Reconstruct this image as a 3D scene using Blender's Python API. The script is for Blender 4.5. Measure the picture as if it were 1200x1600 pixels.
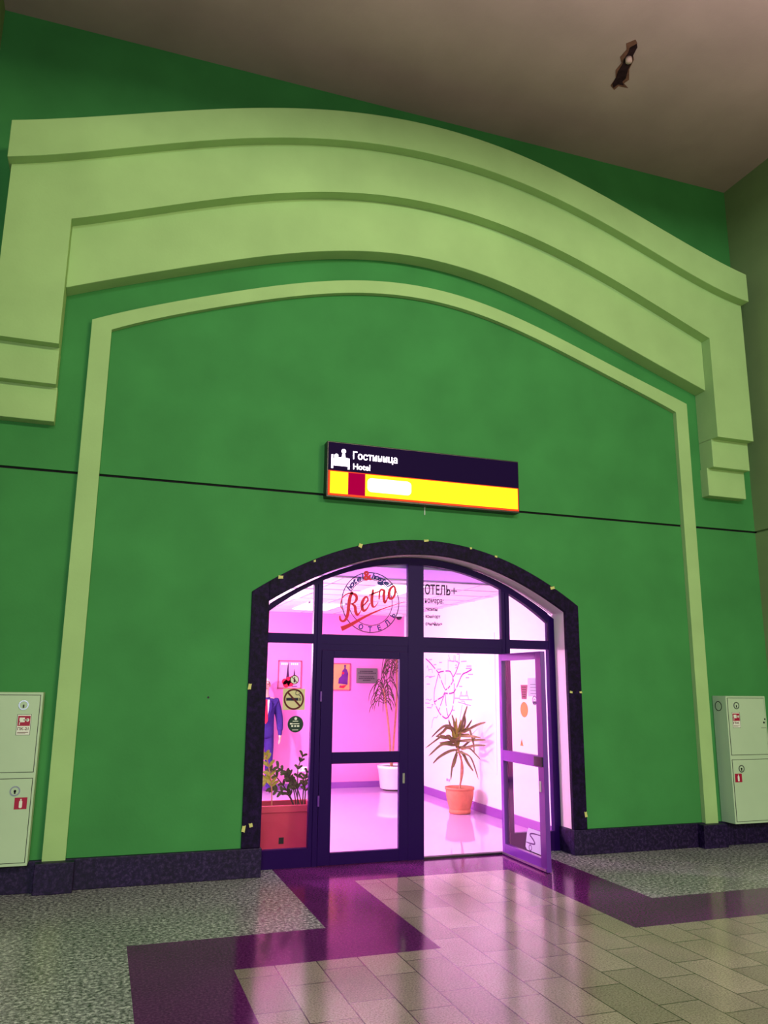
import bpy, bmesh, math, random
from mathutils import Vector, Matrix
random.seed(7)
C = bpy.context.scene.collection
for o in list(bpy.data.objects): bpy.data.objects.remove(o)

# ------------------------------------------------------------------ camera
cam_d = bpy.data.cameras.new('camera'); cam = bpy.data.objects.new('camera', cam_d); C.objects.link(cam)
cam_d.sensor_fit = 'VERTICAL'; cam_d.sensor_height = 24.0; cam_d.sensor_width = 18.0
cam_d.lens = 24.0 * 1246.53 / 1600.0
RR = [[0.944519935747121, -0.3283361514037472, 0.00880128727119484],
      [0.07792567026553754, 0.19797567619795248, -0.9771045090202125],
      [0.31907629321201736, 0.9235805342878006, 0.2125777876325269]]
r, d, f = [Vector(v) for v in RR]
cam.matrix_world = Matrix(((r.x, -d.x, -f.x, -3.1512), (r.y, -d.y, -f.y, -7.7085), (r.z, -d.z, -f.z, 1.7124), (0, 0, 0, 1)))
cam_d.clip_start = 0.05; cam_d.clip_end = 200
bpy.context.scene.camera = cam

# ------------------------------------------------------------------ world, hall lights, exposure
w = bpy.data.worlds.new('world'); bpy.context.scene.world = w; w.use_nodes = True
w.node_tree.nodes['Background'].inputs[0].default_value = (0.32, 0.11, 0.75, 1)
w.node_tree.nodes['Background'].inputs[1].default_value = 0.075
vs = bpy.context.scene.view_settings
vs.view_transform = 'Standard'; vs.look = 'None'; vs.gamma = 1.0; vs.exposure = -0.16; vs.use_curve_mapping = False
def area(name, loc, target, sx, sy, power, col):
    l = bpy.data.lights.new(name, 'AREA'); l.shape = 'RECTANGLE'; l.size = sx; l.size_y = sy
    l.energy = power; l.color = col
    o = bpy.data.objects.new(name, l); C.objects.link(o); o.location = loc
    o.rotation_euler = (Vector(target) - Vector(loc)).to_track_quat('-Z', 'Y').to_euler()
    return o
area('hall_light_cool', (-6.0, -20.0, 9.55), (-2.0, 0.0, 2.0), 8.0, 1.3, 1800, (0.90, 1.0, 0.92))
area('hall_light_warm', (6.5, -19.0, 9.55), (2.0, 0.0, 2.0), 7.0, 1.3, 1600, (1.0, 0.93, 0.50))
area('hall_low_fill_cool', (-4.0, -9.7, 2.7), (-3.0, 0.0, 1.5), 1.6, 0.5, 185, (0.86, 1.0, 0.98))  # added fill behind the camera, brightens the lower left wall and cabinet
area('hall_low_fill_warm', (3.85, -9.7, 2.7), (3.2, 0.0, 1.5), 0.3, 0.5, 185, (1.0, 0.95, 0.42))  # added fill behind the camera for the lower right wall
up = area('ceiling_fill', (0.2, -4.6, 5.0), (0.2, -4.6, 9.0), 8.4, 0.3, 200, (1.0, 0.80, 0.84))  # added unseen fill that lifts the ceiling, spread kept off the wall top
up.data.spread = math.radians(112)
# lamp on the unseen left side of the lobby
lp = bpy.data.lights.new('lobby_lamp', 'POINT'); lp.energy = 720; lp.color = (1.0, 0.72, 0.96); lp.shadow_soft_size = 0.09
lo = bpy.data.objects.new('lobby_lamp', lp); C.objects.link(lo); lo.location = (-2.75, 3.1, 2.25)

lp2 = bpy.data.lights.new('entrance_fill', 'POINT'); lp2.energy = 110; lp2.color = (1.0, 0.55, 0.90); lp2.shadow_soft_size = 0.10  # added hidden fill that brightens the right reveal and the open leaf
lo2 = bpy.data.objects.new('entrance_fill', lp2); C.objects.link(lo2); lo2.location = (-2.3, 0.95, 2.68)

# ------------------------------------------------------------------ materials
def lin(h):
    h = h.lstrip('#'); o = []
    for i in (0, 2, 4):
        c = int(h[i:i+2], 16) / 255.0
        o.append(c / 12.92 if c <= 0.04045 else ((c + 0.055) / 1.055) ** 2.4)
    return tuple(o) + (1.0,)
def mat(name, col, rough=0.5, spec=0.5, metal=0.0, noise=0.0, nscale=8.0, bump=0.0, bscale=60.0, emit=None, estr=0.0, speck=None):
    m = bpy.data.materials.new(name); m.use_nodes = True; nt = m.node_tree; b = nt.nodes['Principled BSDF']
    c = lin(col) if isinstance(col, str) else tuple(col) + (1.0,)
    b.inputs['Base Color'].default_value = c; b.inputs['Roughness'].default_value = rough
    b.inputs['Specular IOR Level'].default_value = spec; b.inputs['Metallic'].default_value = metal
    if emit:
        b.inputs['Emission Color'].default_value = lin(emit) if isinstance(emit, str) else tuple(emit) + (1.0,)
        b.inputs['Emission Strength'].default_value = estr
    tc = nt.nodes.new('ShaderNodeTexCoord')
    if noise > 0 or speck:
        n = nt.nodes.new('ShaderNodeTexNoise'); n.inputs['Scale'].default_value = nscale; n.inputs['Detail'].default_value = 5
        nt.links.new(tc.outputs['Object'], n.inputs['Vector'])
        rp = nt.nodes.new('ShaderNodeValToRGB'); e = rp.color_ramp.elements
        if speck:
            e[0].position = 0.40; e[1].position = 0.62
            e[0].color = lin(speck[0]); e[1].color = lin(speck[1])
            mid = e.new(0.5); mid.color = c
        else:
            e[0].position = 0.3; e[1].position = 0.7
            e[0].color = tuple(x * (1 - noise) for x in c[:3]) + (1,); e[1].color = tuple(min(1, x * (1 + noise)) for x in c[:3]) + (1,)
        nt.links.new(n.outputs['Fac'], rp.inputs['Fac']); nt.links.new(rp.outputs['Color'], b.inputs['Base Color'])
    if bump > 0:
        n2 = nt.nodes.new('ShaderNodeTexNoise'); n2.inputs['Scale'].default_value = bscale; n2.inputs['Detail'].default_value = 4
        nt.links.new(tc.outputs['Object'], n2.inputs['Vector'])
        bp = nt.nodes.new('ShaderNodeBump'); bp.inputs['Strength'].default_value = bump; bp.inputs['Distance'].default_value = 0.01
        nt.links.new(n2.outputs['Fac'], bp.inputs['Height']); nt.links.new(bp.outputs['Normal'], b.inputs['Normal'])
    return m
def emis(name, col, strength):
    m = bpy.data.materials.new(name); m.use_nodes = True; nt = m.node_tree
    nt.nodes.remove(nt.nodes['Principled BSDF']); e = nt.nodes.new('ShaderNodeEmission')
    e.inputs[0].default_value = lin(col) if isinstance(col, str) else tuple(col) + (1.0,); e.inputs[1].default_value = strength
    nt.links.new(e.outputs[0], nt.nodes['Material Output'].inputs[0]); return m
def glass(name, tint=(1, 1, 1)):
    m = bpy.data.materials.new(name); m.use_nodes = True; nt = m.node_tree
    nt.nodes.remove(nt.nodes['Principled BSDF'])
    t = nt.nodes.new('ShaderNodeBsdfTransparent'); t.inputs[0].default_value = tuple(tint) + (1,)
    g = nt.nodes.new('ShaderNodeBsdfGlossy'); g.inputs['Roughness'].default_value = 0.0
    fr = nt.nodes.new('ShaderNodeFresnel'); fr.inputs[0].default_value = 1.45
    mx = nt.nodes.new('ShaderNodeMixShader')
    nt.links.new(fr.outputs[0], mx.inputs[0]); nt.links.new(t.outputs[0], mx.inputs[1]); nt.links.new(g.outputs[0], mx.inputs[2])
    nt.links.new(mx.outputs[0], nt.nodes['Material Output'].inputs[0]); return m
def granite(name, a, b_, c_, rough, scale=45.0, big=0.25, brick=None, spec=0.5):
    """speckled stone; brick=(column width, length) adds tile joints running along y"""
    m = bpy.data.materials.new(name); m.use_nodes = True; nt = m.node_tree; b = nt.nodes['Principled BSDF']
    b.inputs['Roughness'].default_value = rough; b.inputs['Specular IOR Level'].default_value = spec
    tc = nt.nodes.new('ShaderNodeTexCoord')
    n = nt.nodes.new('ShaderNodeTexNoise'); n.inputs['Scale'].default_value = scale; n.inputs['Detail'].default_value = 6; n.inputs['Roughness'].default_value = 0.75
    nt.links.new(tc.outputs['Object'], n.inputs['Vector'])
    rp = nt.nodes.new('ShaderNodeValToRGB'); e = rp.color_ramp.elements
    e[0].position = 0.36; e[0].color = lin(a); e[1].position = 0.66; e[1].color = lin(c_); k = e.new(0.5); k.color = lin(b_)
    nt.links.new(n.outputs['Fac'], rp.inputs['Fac'])
    n2 = nt.nodes.new('ShaderNodeTexNoise'); n2.inputs['Scale'].default_value = 1.7; n2.inputs['Detail'].default_value = 3
    nt.links.new(tc.outputs['Object'], n2.inputs['Vector'])
    mr = nt.nodes.new('ShaderNodeMapRange'); mr.inputs['From Min'].default_value = 0.3; mr.inputs['From Max'].default_value = 0.7
    mr.inputs['To Min'].default_value = 1 - big; mr.inputs['To Max'].default_value = 1 + big * 0.6
    nt.links.new(n2.outputs['Fac'], mr.inputs['Value'])
    mul = nt.nodes.new('ShaderNodeMix'); mul.data_type = 'RGBA'; mul.blend_type = 'MULTIPLY'; mul.inputs[0].default_value = 1.0
    nt.links.new(rp.outputs['Color'], mul.inputs[6]); nt.links.new(mr.outputs[0], mul.inputs[7])
    out = mul.outputs[2]
    if brick:
        mp = nt.nodes.new('ShaderNodeMapping'); mp.inputs['Rotation'].default_value = (0, 0, math.pi / 2); mp.inputs['Location'].default_value = (0.05, 0.1, 0)
        nt.links.new(tc.outputs['Object'], mp.inputs['Vector'])
        bk = nt.nodes.new('ShaderNodeTexBrick'); bk.inputs['Scale'].default_value = 1.0
        bk.inputs['Brick Width'].default_value = brick[1]; bk.inputs['Row Height'].default_value = brick[0]
        bk.inputs['Mortar Size'].default_value = 0.0045; bk.inputs['Mortar Smooth'].default_value = 0.3; bk.offset = 0.37
        bk.inputs['Color1'].default_value = (1, 1, 1, 1); bk.inputs['Color2'].default_value = (0.66, 0.66, 0.64, 1); bk.inputs['Mortar'].default_value = (0.16, 0.12, 0.14, 1)
        nt.links.new(mp.outputs[0], bk.inputs['Vector'])
        m2 = nt.nodes.new('ShaderNodeMix'); m2.data_type = 'RGBA'; m2.blend_type = 'MULTIPLY'; m2.inputs[0].default_value = 1.0
        nt.links.new(out, m2.inputs[6]); nt.links.new(bk.outputs['Color'], m2.inputs[7]); out = m2.outputs[2]
    nt.links.new(out, b.inputs['Base Color'])
    return m

M = {}
M['green'] = mat('green_paint', '#3f8449', 0.8, 0.15, noise=0.10, nscale=1.6, bump=0.12, bscale=35)
M['lime'] = mat('light_green_paint', '#a1c084', 0.8, 0.15, noise=0.07, nscale=1.8, bump=0.12, bscale=35)
M['greenside'] = mat('side_wall_paint', '#7f9464', 0.8, 0.25, noise=0.08, nscale=1.5, bump=0.12, bscale=35)
M['ceil'] = mat('ceiling_plaster', '#a08c86', 0.9, 0.2, noise=0.10, nscale=1.1, bump=0.2, bscale=30)
M['groove'] = mat('groove_black', '#141018', 0.8, 0.2)
M['stone'] = granite('dark_granite', '#08001c', '#1a0638', '#402c5a', 0.5, 30, 0.3, spec=0.25)
M['border'] = granite('dark_border_stone', '#090118', '#14042c', '#260e42', 0.6, 24, 0.25, spec=0.12)
M['f_gray'] = granite('grey_granite_tile', '#1c1a20', '#88858c', '#f0ecf0', 0.24, 36, 0.15, spec=0.3)
M['f_dark'] = granite('dark_granite_tile', '#430f4a', '#5e1c62', '#7c3c7a', 0.12, 60, 0.15, spec=0.10)
M['f_beige'] = granite('beige_granite_tile', '#776a62', '#ab9b92', '#c8b9b0', 0.17, 90, 0.15, spec=0.5, brick=(0.27, 0.55))
M['reveal'] = mat('reveal_plaster', '#efd6e9', 0.7, 0.3, bump=0.08)  # white plaster with the pink lobby light mixed into its colour
M['frame'] = mat('dark_violet_aluminium', '#22034c', 0.42, 0.10)
M['frame2'] = mat('lit_leaf_aluminium', '#6a2f9c', 0.26, 0.55)  # pink lobby reflection on the open leaf put into a lighter base colour
M['glass'] = glass('clear_glass')
M['white'] = mat('white_paint', '#ece6ea', 0.6, 0.3, bump=0.05)
M['pink'] = mat('pink_wall_paint', '#e084bf', 0.65, 0.3, noise=0.03, nscale=2.0, bump=0.05)
M['lfloor'] = mat('glossy_lobby_tile', '#c9a4d0', 0.05, 0.6)
M['skirt'] = mat('purple_baseboard', '#84489e', 0.35, 0.5)
M['tile'] = mat('ceiling_tile_white', '#f2edf0', 0.8, 0.2)
M['grid'] = mat('ceiling_grid', '#c9b9c6', 0.5, 0.3)
M['bulk'] = mat('violet_shaded_bulkhead', '#cdb2f0', 0.7, 0.3)  # shade of the ceiling strip by the entrance put into the violet colour
M['panel'] = emis('lit_diffuser', (1.0, 0.70, 0.97), 3.6)
M['metalw'] = mat('white_enamel', '#e6e6ee', 0.4, 0.4)
M['cabinet'] = mat('cabinet_enamel', '#b4c8ac', 0.5, 0.3, noise=0.03, nscale=3)
M['black'] = mat('black_plastic', '#15121a', 0.5, 0.4)
M['chrome'] = mat('grey_metal', '#9a9aa5', 0.3, 0.5, 0.9)
M['red'] = mat('sign_red', '#a3123c', 0.5, 0.3)
M['stwhite'] = mat('sticker_white', '#e4e2dc', 0.55, 0.3)
M['signblack'] = mat('sign_dark_panel', '#05020c', 0.6, 0.05, emit=(0.10, 0.01, 0.30), estr=0.09)
M['signcase'] = mat('sign_case', '#1c1220', 0.35, 0.5)
M['yellow'] = emis('sign_yellow_lit', (1.0, 0.66, 0.012), 2.2)
M['orange'] = emis('sign_rim_lit', (1.0, 0.07, 0.02), 1.3)
M['sigred'] = emis('sign_red_lit', (0.62, 0.0, 0.075), 0.8)
M['sigwhite'] = emis('sign_white_lit', (1.0, 0.86, 1.0), 4.5)
M['sigcream'] = emis('sign_cream_lit', (1.0, 0.92, 0.72), 3.0)
M['blue'] = mat('decal_blue', '#1a1678', 0.5, 0.3)
M['dviolet'] = mat('decal_dark_violet', '#1c0838', 0.5, 0.3)
M['crimson'] = mat('decal_crimson', '#d8103e', 0.5, 0.3)
M['beigest'] = mat('sticker_beige', '#cfc39a', 0.6, 0.3)
M['maroon'] = mat('sticker_maroon', '#5a0c22', 0.6, 0.3)
M['dgreen'] = mat('sticker_dark_green', '#0f2f2b', 0.5, 0.3)
M['terra'] = mat('terracotta', '#d07a5c', 0.7, 0.3, noise=0.12, nscale=9, bump=0.3, bscale=25)
M['soil'] = mat('soil', '#3a1f22', 0.9, 0.2, noise=0.3, nscale=40, bump=0.6, bscale=60)
M['trough'] = mat('red_brown_plastic', '#b23250', 0.5, 0.4, noise=0.08, nscale=5)
M['leaf'] = mat('leaf_green', '#7c6a40', 0.45, 0.4, noise=0.35, nscale=9)
M['leafo'] = mat('leaf_olive', '#a0983c', 0.45, 0.4, noise=0.3, nscale=7)
M['leafd'] = mat('leaf_dark', '#4a4a2c', 0.5, 0.3, noise=0.3, nscale=9)
M['leafb'] = mat('leaf_brownish', '#4c3c30', 0.5, 0.3, noise=0.4, nscale=7)
M['stem'] = mat('woody_stem', '#b07a5c', 0.7, 0.3, noise=0.2, nscale=25)
M['stemd'] = mat('dark_stem', '#4a3638', 0.7, 0.3)
M['whitepot'] = mat('white_ceramic', '#f2f0f4', 0.25, 0.5)
M['mapline'] = mat('map_ink', '#8d2f86', 0.7, 0.2)
M['maplight'] = mat('map_light_ink', '#c07ab8', 0.7, 0.2)
M['paper'] = mat('map_paper', '#f3e6f2', 0.7, 0.2)
M['skin'] = mat('skin', '#e3ab94', 0.55, 0.4)
M['suit'] = mat('suit_violet_cloth', '#33246c', 0.8, 0.2, noise=0.1, nscale=20)
M['shirt'] = mat('white_shirt', '#f0ecf2', 0.7, 0.2)
M['tie'] = mat('red_tie', '#c01838', 0.5, 0.3)
M['shoe'] = mat('dark_shoe', '#2a1230', 0.3, 0.5)
M['hair'] = mat('light_hair', '#d9cdbd', 0.7, 0.3, noise=0.1, nscale=30)
M['eye'] = mat('eye_dark', '#20161a', 0.2, 0.5)
M['lip'] = mat('lip', '#b5605e', 0.5, 0.3)
M['pos1'] = mat('poster_pink_print', '#c98fb8', 0.5, 0.3, noise=0.1, nscale=6)
M['posr'] = mat('poster_red_print', '#c0143c', 0.5, 0.3, noise=0.2, nscale=12)
M['posd'] = mat('poster_dark_print', '#3a1440', 0.5, 0.3)
M['poso'] = mat('poster_orange_print', '#eaa063', 0.5, 0.3, noise=0.06, nscale=6)
M['posv'] = mat('poster_violet_print', '#5b2177', 0.5, 0.3, noise=0.2, nscale=12)
M['frpink'] = mat('poster_frame', '#b0506a', 0.5, 0.3)
M['plaque'] = mat('grey_plaque', '#6c7066', 0.4, 0.5, 0.3)
M['orangest'] = mat('sticker_orange', '#f0993e', 0.5, 0.3)
M['rose'] = mat('sticker_rose', '#a04468', 0.5, 0.3, noise=0.25, nscale=60)
M['lav'] = mat('lavender_sheet_reflection', '#d9ccf2', 0.5, 0.3)
M['tape'] = mat('masking_tape', '#c8c27c', 0.7, 0.2)
M['soot'] = mat('bare_dark_plaster', '#2a1a1e', 0.95, 0.1, noise=0.4, nscale=14, bump=0.8, bscale=20)
M['rust'] = mat('rusty_stain', '#6b4a3e', 0.95, 0.1, noise=0.3, nscale=14)
M['pipe'] = mat('pale_conduit', '#c9aaa4', 0.5, 0.3)

# ------------------------------------------------------------------ mesh helper
class MB:
    def __init__(s): s.v = []; s.f = []
    def add(s, vs_, fs):
        n = len(s.v); s.v += [tuple(x) for x in vs_]; s.f += [tuple(i + n for i in q) for q in fs]; return s
    def box(s, x0, x1, y0, y1, z0, z1):
        return s.add([(x0,y0,z0),(x1,y0,z0),(x1,y1,z0),(x0,y1,z0),(x0,y0,z1),(x1,y0,z1),(x1,y1,z1),(x0,y1,z1)],
                     [(0,3,2,1),(4,5,6,7),(0,1,5,4),(1,2,6,5),(2,3,7,6),(3,0,4,7)])
    def strip(s, xs, lo, hi, y0, y1):
        """solid band between two curves z=lo(x), z=hi(x), from y0 (front) to y1"""
        V = []; n = len(xs)
        for x in xs: V += [(x,y0,lo(x)),(x,y0,hi(x)),(x,y1,hi(x)),(x,y1,lo(x))]
        F = [(0,1,2,3), tuple(4*(n-1)+i for i in (3,2,1,0))]
        for i in range(n-1):
            a, b = 4*i, 4*(i+1)
            F += [(a,b,b+1,a+1),(a+1,b+1,b+2,a+2),(a+2,b+2,b+3,a+3),(a+3,b+3,b,a)]
        return s.add(V, F)
    def prism(s, pts, plane, c0, c1):
        """polygon extruded: plane 'y' -> pts are (x,z); 'x' -> (y,z); 'z' -> (x,y)"""
        def P(p, c): return (p[0],c,p[1]) if plane == 'y' else ((c,p[0],p[1]) if plane == 'x' else (p[0],p[1],c))
        n = len(pts); V = [P(p,c0) for p in pts] + [P(p,c1) for p in pts]
        F = [tuple(range(n)), tuple(range(2*n-1, n-1, -1))] + [(i, n+i, n+(i+1)%n, (i+1)%n) for i in range(n)]
        return s.add(V, F)
    def ring(s, c, ro, ri, plane, c0, c1, n=40, sq=1.0):
        """flat annulus"""
        def P(a, r_, k):
            u, v = c[0] + r_*math.cos(a)*sq, c[1] + r_*math.sin(a)
            return (u,k,v) if plane == 'y' else ((k,u,v) if plane == 'x' else (u,v,k))
        V = []; F = []
        for i in range(n):
            a = 2*math.pi*i/n; V += [P(a,ro,c0),P(a,ri,c0),P(a,ri,c1),P(a,ro,c1)]
        for i in range(n):
            a, b = 4*i, 4*((i+1) % n)
            F += [(a,b,b+1,a+1),(a+1,b+1,b+2,a+2),(a+2,b+2,b+3,a+3),(a+3,b+3,b,a)]
        return s.add(V, F)
    def disc(s, c, r_, plane, c0, c1, n=32, ry=None):
        ry = ry or r_
        return s.prism([(c[0]+r_*math.cos(2*math.pi*i/n), c[1]+ry*math.sin(2*math.pi*i/n)) for i in range(n)], plane, c0, c1)
    def lathe(s, prof, c, n=36, closed=False):
        V = []; F = []; k = len(prof)
        for i in range(n):
            a = 2*math.pi*i/n
            for (r_, z) in prof: V.append((c[0]+r_*math.cos(a), c[1]+r_*math.sin(a), c[2]+z))
        for i in range(n):
            j = (i+1) % n
            for q in range(k-1): F.append((i*k+q, j*k+q, j*k+q+1, i*k+q+1))
        return s.add(V, F)
    def tube(s, pts, rad, n=8):
        pts = [Vector(p) for p in pts]; V = []; F = []; m = len(pts)
        if not isinstance(rad, (list, tuple)): rad = [rad]*m
        for i, p in enumerate(pts):
            t = (pts[min(i+1, m-1)] - pts[max(i-1, 0)]).normalized()
            a = t.cross(Vector((0.31, 0.9, 0.2))).normalized(); b = t.cross(a)
            for k in range(n):
                q = 2*math.pi*k/n; V.append(p + (a*math.cos(q) + b*math.sin(q))*rad[i])
        for i in range(m-1):
            for k in range(n): F.append((i*n+k, i*n+(k+1) % n, (i+1)*n+(k+1) % n, (i+1)*n+k))
        F += [tuple(range(n-1,-1,-1)), tuple((m-1)*n+k for k in range(n))]
        return s.add(V, F)
    def blade(s, pts, width, side=None, fold=0.15):
        """a long leaf: pts 3-D centre line, widest at 35 percent, V-folded"""
        pts = cat3(pts, 4); m = len(pts); V = []; F = []
        for i, p in enumerate(pts):
            t = (pts[min(i+1, m-1)] - pts[max(i-1, 0)]).normalized()
            sd = t.cross(Vector(side)) if side else t.cross(Vector((0, -1, 0)))
            if sd.length < 1e-4: sd = Vector((1, 0, 0))
            sd.normalize(); nm = sd.cross(t)
            u = i/(m-1); wd = width*(max(0.03, math.sin(math.pi*min(1, (u*0.8+0.12)))**0.8))*(1 if u < .97 else .2)
            V += [p - sd*wd*0.5 + nm*wd*fold, p, p + sd*wd*0.5 + nm*wd*fold]
        for i in range(m-1):
            a, b = 3*i, 3*i+3; F += [(a,a+1,b+1,b),(a+1,a+2,b+2,b+1)]
        return s.add(V, F)
    def ribbon(s, pts, widths, mapf, th=0.0015):
        """2-D brush stroke of varying width; mapf(u,v,depth)->3-D"""
        p = cat3([Vector((a, b, 0)) for a, b in pts], 6); m = len(p); k = len(widths)
        V = []; F = []
        for i in range(m):
            t = (p[min(i+1, m-1)] - p[max(i-1, 0)]); t = t.normalized() if t.length > 1e-9 else Vector((1,0,0)); nn = Vector((-t.y, t.x, 0))
            u = i/(m-1)*(k-1); j = min(int(u), k-2); wd = widths[j] + (widths[j+1]-widths[j])*(u-j)
            for sg, dp in ((1,0),(-1,0),(-1,th),(1,th)):
                q = p[i] + nn*wd*0.5*sg; V.append(mapf(q.x, q.y, dp))
        for i in range(m-1):
            a, b = 4*i, 4*i+4
            F += [(a,b,b+1,a+1),(a+1,b+1,b+2,a+2),(a+2,b+2,b+3,a+3),(a+3,b+3,b,a)]
        F += [(0,1,2,3), tuple(4*(m-1)+i for i in (3,2,1,0))]
        return s.add(V, F)
    def build(s, name, m, parent=None, smooth=False, bevel=0.0):
        off = Vector((0,0,0)); q = parent
        while q is not None: off += q.location; q = q.parent
        me = bpy.data.meshes.new(name); me.from_pydata([tuple(Vector(v) - off) for v in s.v], [], s.f); me.update()
        b = bmesh.new(); b.from_mesh(me); bmesh.ops.recalc_face_normals(b, faces=b.faces); b.to_mesh(me); b.free()
        for mm in (m if isinstance(m, (list, tuple)) else [m]): me.materials.append(mm)
        if smooth:
            for p in me.polygons: p.use_smooth = True
        o = bpy.data.objects.new(name, me); C.objects.link(o)
        if parent is not None: o.parent = parent
        if bevel > 0:
            bv = o.modifiers.new('bevel', 'BEVEL'); bv.width = bevel; bv.segments = 2; bv.limit_method = 'ANGLE'; bv.angle_limit = math.radians(50)
        return o
def cat3(pts, k):
    pts = [Vector(p) for p in pts]
    if len(pts) < 3: return [pts[0].lerp(pts[-1], i/k) for i in range(k+1)]
    out = []; n = len(pts)
    for i in range(n-1):
        p0, p1, p2, p3 = pts[max(i-1,0)], pts[i], pts[i+1], pts[min(i+2,n-1)]
        for j in range(k):
            t = j/k; out.append(0.5*((2*p1)+(p2-p0)*t+(2*p0-5*p1+4*p2-p3)*t*t+(3*p1-p0-3*p2+p3)*t**3))
    out.append(pts[-1]); return out
def thing(name, label, cat, loc=(0,0,0), group=None):
    o = bpy.data.objects.new(name, None); C.objects.link(o); o.location = loc; o.empty_display_size = 0.1
    return tag(o, label, cat, group)
def tag(o, label, cat, group=None, kind=None):
    o['label'] = label; o['category'] = cat
    if group: o['group'] = group
    if kind: o['kind'] = kind
    return o
def struct(o, label, cat):
    return tag(o, label, cat, kind='structure')
def text_verts(s, x0, x1, z0, z1, shear=0.0, bold=0.018):
    """glyph outline faces of a string fitted into a box (2-D)"""
    cu = bpy.data.curves.new('txt', 'FONT'); cu.body = s; cu.fill_mode = 'FRONT'; cu.resolution_u = 4; cu.shear = shear; cu.offset = bold
    o = bpy.data.objects.new('txt', cu); C.objects.link(o)
    dg = bpy.context.evaluated_depsgraph_get(); dg.update(); me = bpy.data.meshes.new_from_object(o.evaluated_get(dg))
    V = [(v.co.x, v.co.y) for v in me.vertices]; F = [tuple(p.vertices) for p in me.polygons]
    bpy.data.objects.remove(o); bpy.data.curves.remove(cu); bpy.data.meshes.remove(me)
    a0 = min(v[0] for v in V); a1 = max(v[0] for v in V); b0 = min(v[1] for v in V); b1 = max(v[1] for v in V)
    if x1 is None: x1 = x0 + (a1-a0)*(z1-z0)/(b1-b0)
    V = [(x0+(v[0]-a0)/(a1-a0)*(x1-x0), z0+(v[1]-b0)/(b1-b0)*(z1-z0)) for v in V]
    return V, F
def add_text(mb, s, x0, x1, z0, z1, mapf, shear=0.0, bold=0.018):
    V, F = text_verts(s, x0, x1, z0, z1, shear, bold); return mb.add([mapf(a, b, 0) for a, b in V], F)
def onY(y): return lambda u, v, dp: (u, y + dp, v)
def onXp(x): return lambda u, v, dp: (x + dp, -u, v)       # faces -x, u runs towards the viewer's right (-y)

# ------------------------------------------------------------------ measured curves of the facade (z as polynomial of x/4)
CV = {'L1top':(7.9228,-0.0324,-1.3159,-0.0082,0.3168,0.0370,0.0322), 'L1bot':(7.5560,-0.0379,-1.2725,-0.0553,0.1157,0.0873,0.1648),
 'L2bot':(7.0192,-0.0546,-1.5381,0.0679,0.4312,-0.0539,-0.0133), 'L3bot':(6.4111,-0.0996,-1.9131,0.0700,1.1921,0.0025,-0.4446),
 'trimO':(6.1317,-0.0884,-2.0067,0.1036,1.5653,0.0430,-0.7681), 'trimI':(5.9819,-0.1024,-2.0444,0.1112,1.7400,0.0285,-1.0193),
 'borO':(3.2236,0.0139,-2.9464,-0.0416,-0.2226), 'borI':(3.0723,0.0366,-3.3592,-0.0443,0.8486),
 'frO':(3.0502,0.0179,-3.5669,0.0222,0.7424), 'frI':(2.9992,-0.0249,-3.2113,-0.0048,-2.3114)}
def cv(n, dz=0.0):
    co = CV[n]
    return lambda x: sum(c*(x/4.0)**i for i, c in enumerate(co)) + dz
def rng(a, b, n): return [a + (b-a)*i/n for i in range(n+1)]
def K(z): return lambda x: z

# ================================================================== SETTING: the hall
YW = 0.05            # face of the green wall
ZC = 8.40
XL, XR = -4.60, 4.45
GZ0, GZ1 = 3.617, 3.642
def wall_with_groove():
    m = MB()
    # lower part around the arched opening
    m.box(XL-0.2, -1.70, YW, 0.40, -0.1, GZ0); m.box(1.70, XR+0.2, YW, 0.40, -0.1, GZ0)
    m.strip(rng(-1.70, 1.70, 40), cv('borI', 0.02), K(GZ0), YW, 0.40)
    m.box(XL-0.2, XR+0.2, YW+0.03, 0.40, GZ0-0.001, GZ1+0.001)      # bottom of the groove
    m.box(XL-0.2, XR+0.2, YW, 0.40, GZ1, ZC+0.1)
    return m
struct(wall_with_groove().build('wall_back', M['green']), 'green plaster wall around the arched entrance', 'wall')
struct(MB().box(XL-0.1, XR+0.1, YW+0.022, YW+0.031, GZ0-0.0005, GZ1+0.0005).build('trim_1', M['groove']), 'black shadow gap running across the green wall', 'wall groove')
wr = MB(); wr.box(XR, XR+0.2, -9.0, YW, -0.1, GZ0); wr.box(XR+0.03, XR+0.2, -9.0, YW, GZ0, GZ1); wr.box(XR, XR+0.2, -9.0, YW, GZ1, ZC+0.1)
struct(wr.build('wall_right', M['greenside']), 'dull olive side wall at right', 'wall')
struct(MB().box(XL-0.2, XL, -9.0, YW, -0.1, ZC+0.1).build('wall_left', M['greenside']), 'dull olive side wall at left', 'wall')
struct(MB().box(XL-0.2, XR+0.2, -9.0, 0.4, ZC, ZC+0.25).build('ceiling', M['ceil']), 'grey brown plaster hall ceiling', 'ceiling')

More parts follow.
